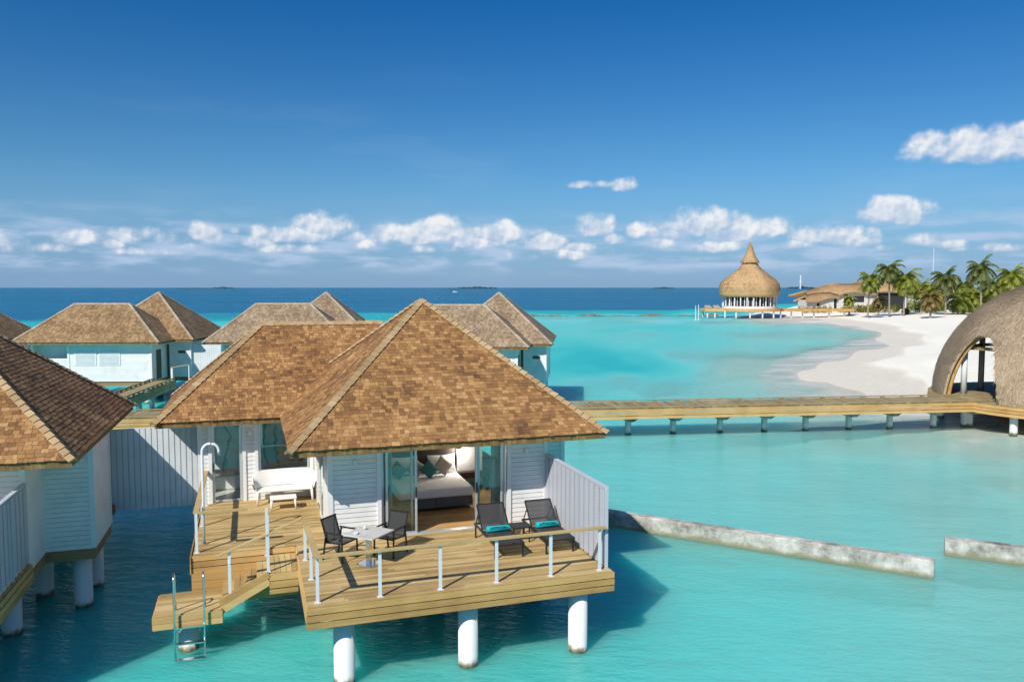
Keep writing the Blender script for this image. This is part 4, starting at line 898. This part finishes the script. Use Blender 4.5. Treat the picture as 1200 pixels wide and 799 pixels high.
def dome():
    c = np.array([33.05, 47.0]); R0, H0 = 7.15, 7.0; z0 = JZ - .06
    T = thing('thatched_dome', 'large grey brown thatched dome with an arched opening at the end of the jetty', 'pavilion', (c[0], c[1], 0), 0)
    ops = [(math.atan2(-1.42, -6.7), 2.12, 3.75, 2.6), (math.atan2(6.7, -1.2), 3.3, 5.2, 2.2)]
    def inside(x, y, z):
        r = np.zeros(np.shape(x), bool)
        for an, hw, hh, pw in ops:
            f = x * math.cos(an) + y * math.sin(an); l = -x * math.sin(an) + y * math.cos(an)
            r |= (f > 0) & (z - z0 < hh * (1 - np.minimum(np.abs(l) / hw, 1) ** pw)) & (np.abs(l) < hw)
        return r
    def shell(Rr, Hh, na=220, nt=90):
        th = np.linspace(0, 2 * math.pi, na, False); t = np.linspace(0, math.pi / 2 - .01, nt); P = np.zeros((nt, na, 3))
        bul = 1 + .0 * np.sin(t)
        for i, q in enumerate(t): P[i] = np.stack([Rr * math.cos(q) * np.cos(th), Rr * math.cos(q) * np.sin(th), np.full(na, z0 + Hh * math.sin(q))], 1)
        Fs = []
        C = (P[:-1] + P[1:] + np.roll(P, -1, 1)[:-1] + np.roll(P, -1, 1)[1:]) / 4; ins = inside(C[..., 0], C[..., 1], C[..., 2])
        for i in range(nt - 1):
            for j in range(na):
                if not ins[i, j]: Fs.append((i * na + j, i * na + (j + 1) % na, (i + 1) * na + (j + 1) % na, (i + 1) * na + j))
        return P.reshape(-1, 3), Fs
    m = MB(); m.add(*shell(R0, H0)); 
    def Pf(a, b): q = (1 - b) * math.pi / 2 * .98; return np.stack([R0 * np.cos(q) * np.cos(a * 6.2832), R0 * np.cos(q) * np.sin(a * 6.2832), z0 + H0 * np.sin(q)], 1)
    straw(m, Pf, 120000, .42, .024, .045, keep=lambda p: ~inside(p[:, 0], p[:, 1], p[:, 2]) & ~inside(p[:, 0], p[:, 1], p[:, 2] - .22))
    m.build('thatch', 'thatch_grey', T)
    i_ = MB(); i_.add(*shell(R0 - .34, H0 - .3, 160, 60)); i_.build('lining', 'brown_beam', T, True)
    for an, hw, hh, pw in ops:
        ls = np.sin(np.linspace(-1, 1, 60) * math.pi / 2) * hw; pts = []; pin = []
        for l in ls:
            h = hh * (1 - (abs(l) / hw) ** pw)
            for rr, HH, lst in ((R0 - .13, H0 - .1, pts), (R0 - .42, H0 - .3, pin)):
                rh = rr * math.sqrt(max(0, 1 - (h / HH) ** 2)); f = math.sqrt(max(.01, rh * rh - l * l)); lst.append((f * math.cos(an) - l * math.sin(an), f * math.sin(an) + l * math.cos(an), z0 + h))
        rm = MB(); rm.tube(pts, .1, 10); rm.build('opening_rim', 'thatch_grey', T, True); ar = MB(); ar.tube(pin, .11, 8); ar.build('arch_rib', 'beam_wood', T, True)
    for x, y in ((27.1, 47.5), (29.6, 50.0), (37, 50), (35.5, 42.5), (30.2, 42.2)):
        p = MB(); hmax = z0 + H0 * math.sqrt(max(0, 1 - ((x - c[0]) ** 2 + (y - c[1]) ** 2) / (R0 - .5) ** 2)); p.cyl(x - c[0], y - c[1], JZ, min(hmax, 5.4), .17, 14); p.build('column', 'fence_paint', T, True)
    b = MB()
    P2 = [(27.1, 47.5), (29.6, 50.0), (37, 50), (35.5, 42.5), (30.2, 42.2), (27.1, 47.5)]
    for (xa, ya), (xb, yb) in zip(P2, P2[1:]): b.bar((xa - c[0], ya - c[1], 4.45), (xb - c[0], yb - c[1], 4.45), .15, .2)
    b.build('ring_beam', 'post_wood', T)
    # round timber platform under the dome
    Pm = thing('dome_platform', 'timber platform on piles under the thatched dome', 'platform', (c[0], c[1], 0), 0); m = MB(); rad = R0 + .22; y = -rad
    while y < rad:
        h = math.sqrt(max(0, rad * rad - (y + .07) ** 2)); m.box(-h, h, y + .004, y + .141, JZ - .035, JZ - .006); y += .145
    m.build('deck', 'jetty_wood', Pm); f = MB()
    for k in range(3):
        za = JZ - .04 - k * .19; w_ = .03 if k == 1 else 0; f.grid([[((rad + o) * math.cos(a), (rad + o) * math.sin(a), z) for a in np.linspace(0, 2 * math.pi, 96, False)] for z, o in ((za, .0), (za, .03 + w_), (za - .165, .03 + w_), (za - .165, 0))], True)
    f.build('fascia', 'beam_wood', Pm)
    for k in range(14):
        a = 2 * math.pi * k / 14 + .15; p = MB(); p.cyl((rad - .6) * math.cos(a), (rad - .6) * math.sin(a), -2, 1.1, .2, 14); p.build('pile', 'pile_paint', Pm)
dome()

def spired_pavilion():
    cx, cy = 63.8, 214.5; T = thing('spired_pavilion', 'round thatched pavilion with a pointed witch hat roof on stilts off the beach', 'pavilion', (cx, cy, 0), 0); s = .2299
    prof = [(0, 53), (.8, 51), (2.2, 47), (4.2, 41), (6.6, 35), (9.2, 31.4), (9.4, 31), (7.2, 30.6), (7.4, 29.4), (9, 26.5), (12, 22.8), (16, 19.2), (21, 15.3), (26, 11.8), (30, 8.2), (32.4, 5), (33.6, 1), (33.9, -3), (33.4, -7), (32.5, -9.7), (31.4, -10.8), (28, -10.6)]
    pr = np.array(prof); rr = pr[:, 0] * s; zz = CAM_H + pr[:, 1] * s
    def sq(a): return 1 / (np.abs(np.cos(a)) ** 5 + np.abs(np.sin(a)) ** 5) ** .2          # softly squared plan
    A = np.linspace(0, 2 * math.pi, 64, False)
    m = MB(); m.grid([[(r * (1 + (sq(a + .5) - 1) * .35) * math.cos(a), r * (1 + (sq(a + .5) - 1) * .35) * math.sin(a), z) for a in A] for r, z in zip(rr, zz)], True)
    t_ = np.linspace(0, 1, len(rr))
    def Pf(a, b): r = np.interp(b, t_, rr); k = 1 + (sq(a * 6.2832 + .5) - 1) * .35; return np.stack([r * k * np.cos(a * 6.2832), r * k * np.sin(a * 6.2832), np.interp(b, t_, zz)], 1)
    straw(m, Pf, 16000, .6, .1, .05, ((0, 1), (0, .84))); m.build('thatch_roof', 'thatch_tan', T, True)
    zb = CAM_H - 11 * s; zf = CAM_H - 24 * s
    for k in range(26):
        a = 2 * math.pi * k / 26; q = MB(); r = 6.9; q.cyl(r * math.cos(a), r * math.sin(a), zf, zb + .3, .16, 8); q.build('column', 'white_trim', T)
    g = MB(); g.grid([[(6.2 * math.cos(a), 6.2 * math.sin(a), z) for a in A] for z in (zf, zb + .5)], True); g.build('glazing', 'dark_void', T)
    pn = MB()
    for k in range(40):
        a = 2 * math.pi * k / 40; pn.bar((6.26 * math.cos(a), 6.26 * math.sin(a), zf), (6.26 * math.cos(a), 6.26 * math.sin(a), zb), .18, .1, (math.cos(a), math.sin(a), 0))
    pn.grid([[(7.1 * math.cos(a), 7.1 * math.sin(a), z) for a in A] for z in (zf, zf + .6)], True); pn.build('balustrade', 'white_trim', T)
    P = thing('stilt_deck', 'wide timber deck on white stilts carrying the spired pavilion and reaching the beach', 'deck', (cx, cy, 0), 0); d = MB()
    d.grid([[(0, 0, zf)] * 48, [(8.6 * math.cos(a), 8.6 * math.sin(a), zf) for a in np.linspace(0, 2 * math.pi, 48, False)], [(8.6 * math.cos(a), 8.6 * math.sin(a), zf - .7) for a in np.linspace(0, 2 * math.pi, 48, False)]], True)
    d.box(7.5, 26, -5.5, -2.5, zf - .7, zf - .02); d.box(-12.8, -7.2, -4, 2, zf - .75, zf - .03); d.build('deck', 'beam_wood', P)
    for x, y in [(-7.5, -4), (-5.2, -6.3), (-2, -7.8), (1.2, -7.9), (4.4, -6.9), (7, -4.6), (-12, -3.4), (-10, -3.4), (-12, 1.5), (10, -4), (13, -4), (16, -4), (20, -4), (24, -4)]: q = MB(); q.cyl(x, y, -2.5, zf - .6, .2, 8); q.build('stilt', 'pile_paint', P)
    for i, (x, lab) in enumerate(((-11.3, 'beige daybed at the outer end of the stilt deck'), (-9, 'beige daybed next to the spired pavilion\'s columns'), (12.8, 'beige daybed on the walkway between pavilion and beach'))):
        D = thing('daybed', lab, 'daybed', (cx + x, cy - (1 if x < 0 else 4), zf - .02), 0, 'daybeds on the stilt deck'); m = MB(); m.box(-.8, .8, -.8, .8, .02, .5); m.build('mattress', 'beige_fabric', D, bevel=.1)
        m = MB(); m.box(-.8, .8, .6, .8, .5, .8); m.build('backrest', 'beige_fabric', D, bevel=.08)
spired_pavilion()

def pw(px, py, Y): return ((px - 600) / 933 * Y, Y, CAM_H - (py - 337) / 933 * Y)
def house(label, front, top, Y, depth, walls, voids, gz=.8):
    """curved thatch roof: front eave line and ridge line surveyed in the photo at distance Y"""
    x0, _, _ = pw(front[0][0], 350, Y); T = thing('thatched_house', label, 'house', (x0, Y, 0), 0, 'curved thatch houses on the beach')
    n = 40; fx = np.linspace(front[0][0], front[-1][0], n); fy = np.interp(fx, *zip(*front)); tx = np.linspace(top[0][0], top[-1][0], n); ty = np.interp(tx, *zip(*top))
    k_ = np.ones(5) / 5; fy = np.convolve(np.pad(fy, 2, 'edge'), k_, 'valid'); ty = np.convolve(np.pad(ty, 2, 'edge'), k_, 'valid')
    fr = np.array([pw(a, b, Y - 1.2) for a, b in zip(fx, fy)]); tp = np.array([pw(a, b, Y + depth * .5) for a, b in zip(tx, ty)]); bk = fr + np.array([0, depth + 2.4, 0]); off = np.array([x0, Y, 0])
    rows = []
    for t in np.linspace(0, 1, 10): p = fr * (1 - t) + tp * t; p[:, 2] += .9 * math.sin(math.pi * t) * .6; rows.append(p - off)
    for t in np.linspace(0, 1, 6)[1:]: rows.append(tp * (1 - t) + bk * t - off)
    m = MB(); G = np.array(rows); m.grid(G); lo = G.copy(); lo[..., 2] -= .45; m.grid(lo[::-1]); m.grid(np.stack([G[0], lo[0]])[::-1]); m.grid(np.stack([G[:, 0], lo[:, 0]])); m.grid(np.stack([lo[:, -1], G[:, -1]]))
    GT = G[:10]
    def Pf(a, b): i = (1 - np.minimum(b, 1)) * 8.99; j = np.minimum(a, 1) * (n - 1.01); i0 = i.astype(int); j0 = j.astype(int); fi = (i - i0)[:, None]; fj = (j - j0)[:, None]; return GT[i0, j0] * (1 - fi) * (1 - fj) + GT[i0 + 1, j0] * fi * (1 - fj) + GT[i0, j0 + 1] * (1 - fi) * fj + GT[i0 + 1, j0 + 1] * fi * fj
    straw(m, Pf, 6000, .6, .1, .05, ((.0, .99), (.02, .9))); m.build('thatch_roof', 'thatch_tan', T, True)
    w = MB()
    for a, b, ytop in walls: (xa, _, zt) = pw(a, ytop, Y); (xb, _, _) = pw(b, ytop, Y); w.box(xa - x0, xb - x0, 0, depth, gz - .6, zt)
    w.build('wall', 'stucco', T)
    for a, b, yt, yb, nm, mm in voids:
        (xa, _, zt) = pw(a, yt, Y); (xb, _, zb) = pw(b, yb, Y); v = MB(); v.box(xa - x0, xb - x0, -.06, .04, max(zb, gz), zt); o = v.build(nm, mm, T)
        f = MB(); f.box(xa - x0 - .12, xa - x0, -.09, -.005, max(zb, gz), zt + .1); f.box(xb - x0, xb - x0 + .12, -.09, -.005, max(zb, gz), zt + .1); f.box(xa - x0, xb - x0, -.09, -.063, zt, zt + .1); f.build('frame', 'white_trim', o)
house('small white beach house with low curved thatch roof next to the pavilion walkway', [(944, 352.5), (958, 352.5), (963, 350.5), (970, 347.5), (976, 347), (983, 348.5)], [(944, 346), (953, 343.5), (961, 342.5), (972, 343.5), (981, 347)], 232, 8,
      [(946, 960.5, 351.5), (961, 982, 347.5)], [(956.5, 960, 355, 358.5, 'window', 'dark_void'), (976.5, 980, 350, 364, 'door', 'dark_void')])
house('larger beach house with wavy thatch roof rising behind the small one', [(945, 346), (962, 348), (980, 346.5), (986, 343), (994, 341), (1004, 341), (1014, 343), (1026, 344)], [(945, 340.5), (958, 336), (972, 332), (980, 331.5), (990, 332.5), (1006, 332), (1026, 334)], 243, 14,
      [(970, 1025, 342.5)], [(988, 993, 345, 355, 'window', 'dark_void'), (999, 1012, 347, 354, 'window', 'dark_void')])
house('dark fronted thatch house behind the three tall palms', [(1006, 343), (1020, 342), (1030, 341), (1040, 340), (1056, 342), (1072, 345)], [(992, 333), (1002, 330), (1012, 328.5), (1030, 328), (1050, 331), (1072, 336)], 252, 14,
      [(1012, 1070, 341.5)], [(1028, 1060, 343, 362, 'window', 'dark_void')])
house('long low thatch house at the back behind the dry brown palm', [(1070, 345), (1090, 343), (1110, 343), (1130, 345), (1150, 347)], [(1070, 336), (1082, 333), (1100, 334), (1120, 335), (1150, 340)], 252, 12,
      [(1072, 1146, 343)], [(1080, 1090, 346, 354, 'window', 'dark_void'), (1108, 1112, 358, 364, 'door', 'dark_void'), (1118, 1122, 358, 364, 'door', 'dark_void')])

# ------------------------------------------------------------------ palms and shrubs
def palm(label, base, crown, m_, nf=24, fl=3.4, lean=0, seed=0):
    rg = np.random.default_rng(seed); T = thing('palm_tree', label, 'palm', tuple(base), 0, 'coconut palms along the beach'); c = np.array(crown) - np.array(base)
    b = MB(); pts = []; rs = []
    for t in np.linspace(0, 1, 14): pts.append((c[0] * t ** 1.5, c[1] * t ** 1.5, -.3 + (c[2] + .3) * t)); rs.append(.24 - .1 * t + .07 * math.exp(-t * 14))
    b.tube(pts, rs, 9); b.build('trunk', 'palm_bark', T, True); cr = MB(); Q = []
    for k in range(nf):
        az = k * 2.39996 + rg.uniform(-.2, .2); el = R(75) - (k / nf) * R(120) + rg.uniform(-.1, .1); L = fl * rg.uniform(.8, 1.1); n = 22; p = c.copy(); d = np.array([math.cos(az) * math.cos(el), math.sin(az) * math.cos(el), math.sin(el)]); sd = np.array([-math.sin(az), math.cos(az), 0.]); spine = [p.copy()]
        for i in range(n): d = d + np.array([0, 0, -.085 - .03 * i / n]); d /= np.linalg.norm(d); p = p + d * L / n; spine.append(p.copy())
        spine = np.array(spine); cr.tube([tuple(x) for x in spine[::3]], [.035] * len(spine[::3]), 4, False)
        for i in range(2, n + 1):
            t = i / n; ll = fl * .27 * math.sin(math.pi * min(1, .15 + .8 * t)) ** .7; dd = spine[i] - spine[i - 1]; dd /= np.linalg.norm(dd)
            for s in (-1, 1):
                tip = spine[i] + (sd * s * .85 + dd * .55 + np.array([0, 0, -.45 - .3 * rg.random()])) * ll * rg.uniform(.8, 1.15); wd = dd * .12
                Q.append([spine[i] - wd, spine[i] + wd, tip + wd * .3, tip - wd * .3])
    cr.quads(Q); cr.build('crown', m_, T); return T
def P_(px, py, z=1.): x, y = at(px, py, z); return np.array((x, y, z - .1))
def palm_at(label, bx, by, cx, cy, m_, nf=24, fl=3.3, seed=0):
    nf = int(nf * 1.25); fl *= 1.22; b = P_(bx, by); c = np.array(pw(cx, cy, b[1])); palm(label, b, c, m_, nf, fl, seed=seed)
palm_at('green palm in front of the wavy thatch roof, left of the three tall ones', 1016.6, 370, 1019, 327, 'palm_green', 26, 3.4, 1)
palm_at('dark slender palm, tallest of the three in front of the dark house', 1041.8, 369, 1040, 316, 'palm_dark', 26, 3.6, 2)
palm_at('bright yellow green palm with hanging fronds right of the tall dark one', 1058.7, 369, 1060, 326, 'palm_yellow', 30, 3.9, 3)
palm_at('thin trunked palm close behind the bright yellow green one', 1062.5, 367.5, 1062, 333, 'palm_green', 18, 2.8, 4)
palm_at('tall dark feathery palm on the sand left of the dome', 1107.8, 370, 1106.5, 326, 'palm_dark', 28, 3.8, 5)
palm_at('short palm with dry brown orange fronds on open sand', 1090, 373, 1090, 349, 'palm_dry', 22, 2.9, 6)
palm_at('tall dark palm rising directly behind the dome\'s left shoulder', 1149, 372, 1147, 315, 'palm_dark', 26, 3.7, 7)
palm_at('bright yellow green palm over the dome\'s top at the right edge', 1185, 372, 1184, 324, 'palm_yellow', 30, 3.7, 8)
palm_at('green palm between the dark one and the right edge one behind the dome', 1166, 370, 1167, 334, 'palm_green', 26, 3.6, 9)
palm_at('little young palm in front of the white beach house walls', 995, 368, 995, 350, 'palm_yellow', 18, 2.0, 10)
palm_at('low bushy palm right of the dry brown one', 1122, 369, 1124, 350, 'palm_green', 26, 3.6, 11)
palm_at('low arching palm touching the dome\'s left edge', 1139, 369, 1140, 347, 'palm_yellow', 26, 3.4, 12)
palm_at('young palm with pale straw fronds left of the tall dark slender palm', 1029, 368, 1030, 352, 'palm_dry', 18, 2.2, 13)
palm_at('dark palm partly hidden at the right edge behind the dome', 1204, 370, 1203, 328, 'palm_dark', 24, 3.4, 14)
palm_at('slim green palm rising behind the dry brown palm', 1079, 367, 1079, 337, 'palm_green', 24, 3.2, 21)
palm_at('yellow green palm close to the left of the tall dark feathery one', 1097, 368, 1096, 341, 'palm_yellow', 24, 3.2, 22)
palm_at('green palm halfway between the tall dark feathery one and the dome', 1130, 367, 1129, 335, 'palm_green', 24, 3.4, 23)
palm_at('low yellow palm peeping over the dome\'s left shoulder', 1157, 369, 1157, 341, 'palm_yellow', 24, 3.3, 24)
def shrub(label, px, py, w, h, m_, n=500, d=1.2, name='shrub', cat='shrub', z=1.):
    b = P_(px, py, z); o = MB(); a = rng.normal(size=(n, 3)); a /= np.linalg.norm(a, axis=1)[:, None]; r = rng.uniform(.55, 1.05, (n, 1)); p = a * r * np.array([w / 2, d / 2, h * .55]); p[:, 2] += h * .5; p[:, 2] = np.maximum(p[:, 2], .05)
    if w > 3: p[:, 0] = rng.uniform(-w / 2, w / 2, n); p[:, 2] *= .8 + .3 * np.sin(p[:, 0] * 2.1) ** 2
    s = .22 * rng.uniform(.6, 1.4, (n, 1)); u = rng.normal(size=(n, 3)); u /= np.linalg.norm(u, axis=1)[:, None]; v = np.cross(u, a); v /= np.linalg.norm(v, axis=1)[:, None]
    o.quads(np.stack([p - u * s, p + v * s * .5, p + u * s, p - v * s * .5], 1)); x = o.build(name, m_); x.location = tuple(b); tag(x, label, cat); return x
shrub('low yellow brown hedge in front of the small beach house', 957, 366, 8.5, 1.9, 'hedge_leaf', 900, name='hedge', cat='hedge'); shrub('long clipped yellow hedge along the foot of the larger beach house', 1004, 366, 9.5, 2.0, 'hedge_leaf', 1200, name='hedge', cat='hedge')
shrub('yellow hedge under the dark fronted house', 1034, 366, 7.5, 2.2, 'hedge_leaf', 800, name='hedge', cat='hedge')
shrub('round green bush at the foot of the bright yellow palm', 1061, 368, 2.0, 1.6, 'palm_green', 400, 1.6); shrub('pale dry bush beside the young straw palm', 1024, 366, 2.2, 2.8, 'hedge_leaf', 500, 1.6)
shrub('dense green bushes in front of the long low thatch house', 1092, 365, 7, 3.6, 'palm_green', 1500, 3); shrub('pale yellow bushes at the foot of the green palm left of the three tall ones', 1014, 366, 4.5, 2.4, 'hedge_leaf', 700, 2); shrub('yellow green bushes along the sand between the low bushy palm and the dome', 1128, 367, 6, 2.6, 'palm_yellow', 1300, 3)
shrub('green bush between the dry brown palm and the dark feathery one', 1098, 366, 4.5, 3.4, 'palm_green', 1000, 3); shrub('tall yellow green bush right of the dark house front', 1072, 366, 4, 4.2, 'palm_yellow', 1000, 3)
shrub('dark green thicket behind the low bushy palm', 1112, 364, 6.5, 3.4, 'palm_dark', 1500, 4); shrub('green thicket against the dome\'s left shoulder', 1136, 364, 5.5, 4.0, 'palm_green', 1500, 4); shrub('yellow green thicket behind the dome\'s upper left edge', 1160, 362, 9, 5.5, 'palm_yellow', 2200, 5); shrub('dark bush beside the dark house door', 1050, 365, 2.4, 2.2, 'palm_dark', 500, 1.6); shrub('yellowish bushes behind the dry brown palm', 1082, 365, 5, 2.6, 'hedge_leaf', 900, 3)
shrub('green thicket at the far right edge behind the dome', 1192, 362, 9, 5.5, 'palm_green', 2000, 5)

# ------------------------------------------------------------------ breakwaters, reef, islands, boats, masts
def breakwater(label, p, q, top):
    p, q = np.array(p), np.array(q); L = np.linalg.norm(q - p); T_ = math.atan2(q[1] - p[1], q[0] - p[0]); n = int(L / .25); m = MB(); rows = []; w = .17
    for i in range(n + 1):
        x = L * i / n; j = rng.normal(size=6) * .012; rows.append([(x, -w - .05 + j[0], -1.8), (x, -w - .02 + j[1], .0), (x, -w + j[2], top - .03 + j[3] * .6), (x, -w + .05, top + j[4] * .5), (x, w - .05, top + j[5] * .5), (x, w, top - .03), (x, w + .05, -1.8)])
    m.grid(rows); m.add(rows[0], [tuple(range(7))]); m.add(rows[-1], [tuple(range(7))[::-1]]); o = m.build('breakwater', 'concrete'); o.location = (*p, 0); o.rotation_euler = (0, 0, T_); tag(o, label, 'breakwater', 'weathered concrete walls in the lagoon')
breakwater('long weathered concrete wall in the lagoon running out from the main villa', at(690, 594, .5), at(1095, 655, .5), .5)
breakwater('second weathered concrete wall at the right edge, beyond a gap of water', at(1107, 629, .5), at(1330, 656, .5), .5)
def reef():
    m = MB(); A = at(560, 371, 0); B = at(842, 370.5, 0); n = 160; V = []
    for i in range(n + 1):
        t = i / n; x = A[0] + (B[0] - A[0]) * t; y = A[1] + (B[1] - A[1]) * t + 1.2 * math.sin(t * 9); h = .32 + .3 * math.sin(t * 37) * math.sin(t * 11) + rng.uniform(-.12, .12); V.append([(x, y - 1.3, -.8), (x, y - .5, h * .55), (x, y, h), (x, y + .6, h * .5), (x, y + 1.5, -.8)])
    m.grid(V); kind(m.build('reef', 'reef_rock', None, True))
reef()
def isle(x, y, L, h, name='island'):
    m = MB(); n = 90; rows = []; lv = MB()
    prof = lambda t: (math.sin(math.pi * t) ** .35)
    for i in range(n + 1):
        t = i / n; k = prof(t); a = h * k * (.75 + .25 * math.sin(t * 31) * math.sin(t * 17 + 1)) + rng.uniform(-.08, .08) * h * k; w = L * .12 * k + 1; rows.append([(x - L / 2 + L * t, y - w, -.5), (x - L / 2 + L * t, y - w * .8, h * .14 * k), (x - L / 2 + L * t, y - w * .7, a * .8), (x - L / 2 + L * t, y, a), (x - L / 2 + L * t, y + w, -.5)])
    m.grid(rows); kind(m.build(name, 'far_trees', None, True))
Yi = 6000; f_ = lambda px: (px - 600) / 933 * Yi
isle(f_(262), Yi, 27 / 933 * Yi, 15); isle(f_(226), Yi, 42 / 933 * Yi, 4); isle(f_(559), Yi, 48 / 933 * Yi, 17); isle(f_(530), Yi, 20 / 933 * Yi, 4); isle(f_(777), Yi, 26 / 933 * Yi, 14); isle(f_(938), Yi, 34 / 933 * Yi, 20)
T = thing('radio_mast', 'thin white lattice mast on the low island beyond the spired pavilion', 'mast', (f_(933.5), Yi - 60, 0)); m = MB(); m.bar((0, 0, 0), (0, 0, 100), 7, 7, (0, 1, 0)); m.bar((0, 0, 40), (0, 0, 60), 11, 11, (0, 1, 0)); m.build('tower', 'white_trim', T); m = MB(); m.box(-7, 7, -7, 7, 0, 8); m.build('base', 'stucco', T)
b_ = at(1135, 366, 1.); T = thing('flag_pole', 'thin white pole standing above the palms left of the dome', 'pole', (b_[0], b_[1] + 20, .9)); zt_ = pw(1135, 293, b_[1] + 20)[2]; m = MB(); m.tube([(0, 0, 0), (0, 0, zt_ - .9)], [.09, .05], 8); m.build('shaft', 'white_trim', T); m = MB(); m.cyl(0, 0, zt_ - .9, zt_ - .75, .2, 10); m.build('cap', 'white_trim', T)
for px, lab, h in ((815, 'left one of two thin white marker poles in the shallows', 17), (818.3, 'right one of two thin white marker poles in the shallows', 18)):
    p = at(px, 375); T = thing('marker_pole', lab, 'pole', (*p, -1.5), 0, 'white marker poles in the lagoon'); m = MB(); m.cyl(0, 0, 0, 1.5 + h * .211, .075, 10); m.build('pole', 'white_trim', T); m = MB(); m.cyl(0, 0, 1.3, 1.75, .2, 10); m.build('float', 'white_trim', T)
def boat(label, px, py, L):
    x, y = at(px, py); T = thing('motor_boat', label, 'boat', (x, y, 0), R(4)); m = MB(); st = []
    for t in np.linspace(0, 1, 14):
        w = L * .14 * (1 - max(0, t - .45) ** 2 / .31); st.append([(t * L - L / 2, -max(w, .02), L * .1 + .4 * t), (t * L - L / 2, -max(w, .02) * .6, -.3), (t * L - L / 2, max(w, .02) * .6, -.3), (t * L - L / 2, max(w, .02), L * .1 + .4 * t)])
    m.grid(st); m.add([s[0] for s in st] + [s[3] for s in st][::-1], [tuple(range(28))]); m.add(st[0], [(0, 1, 2, 3)]); m.build('hull', 'boat_hull', T); m = MB(); m.add([(-L * .3, -1, L * .1), (L * .18, -1, L * .1), (L * .05, -.8, L * .22), (-L * .28, -.8, L * .22), (-L * .3, 1, L * .1), (L * .18, 1, L * .1), (L * .05, .8, L * .22), (-L * .28, .8, L * .22)], [(0, 1, 2, 3), (7, 6, 5, 4), (3, 2, 6, 7), (1, 5, 6, 2), (0, 3, 7, 4)]); m.build('cabin', 'white_trim', T)
    return x, y
bx_, by_ = boat('small white motor boat crossing the deep sea near the horizon', 533, 342.6, 9)
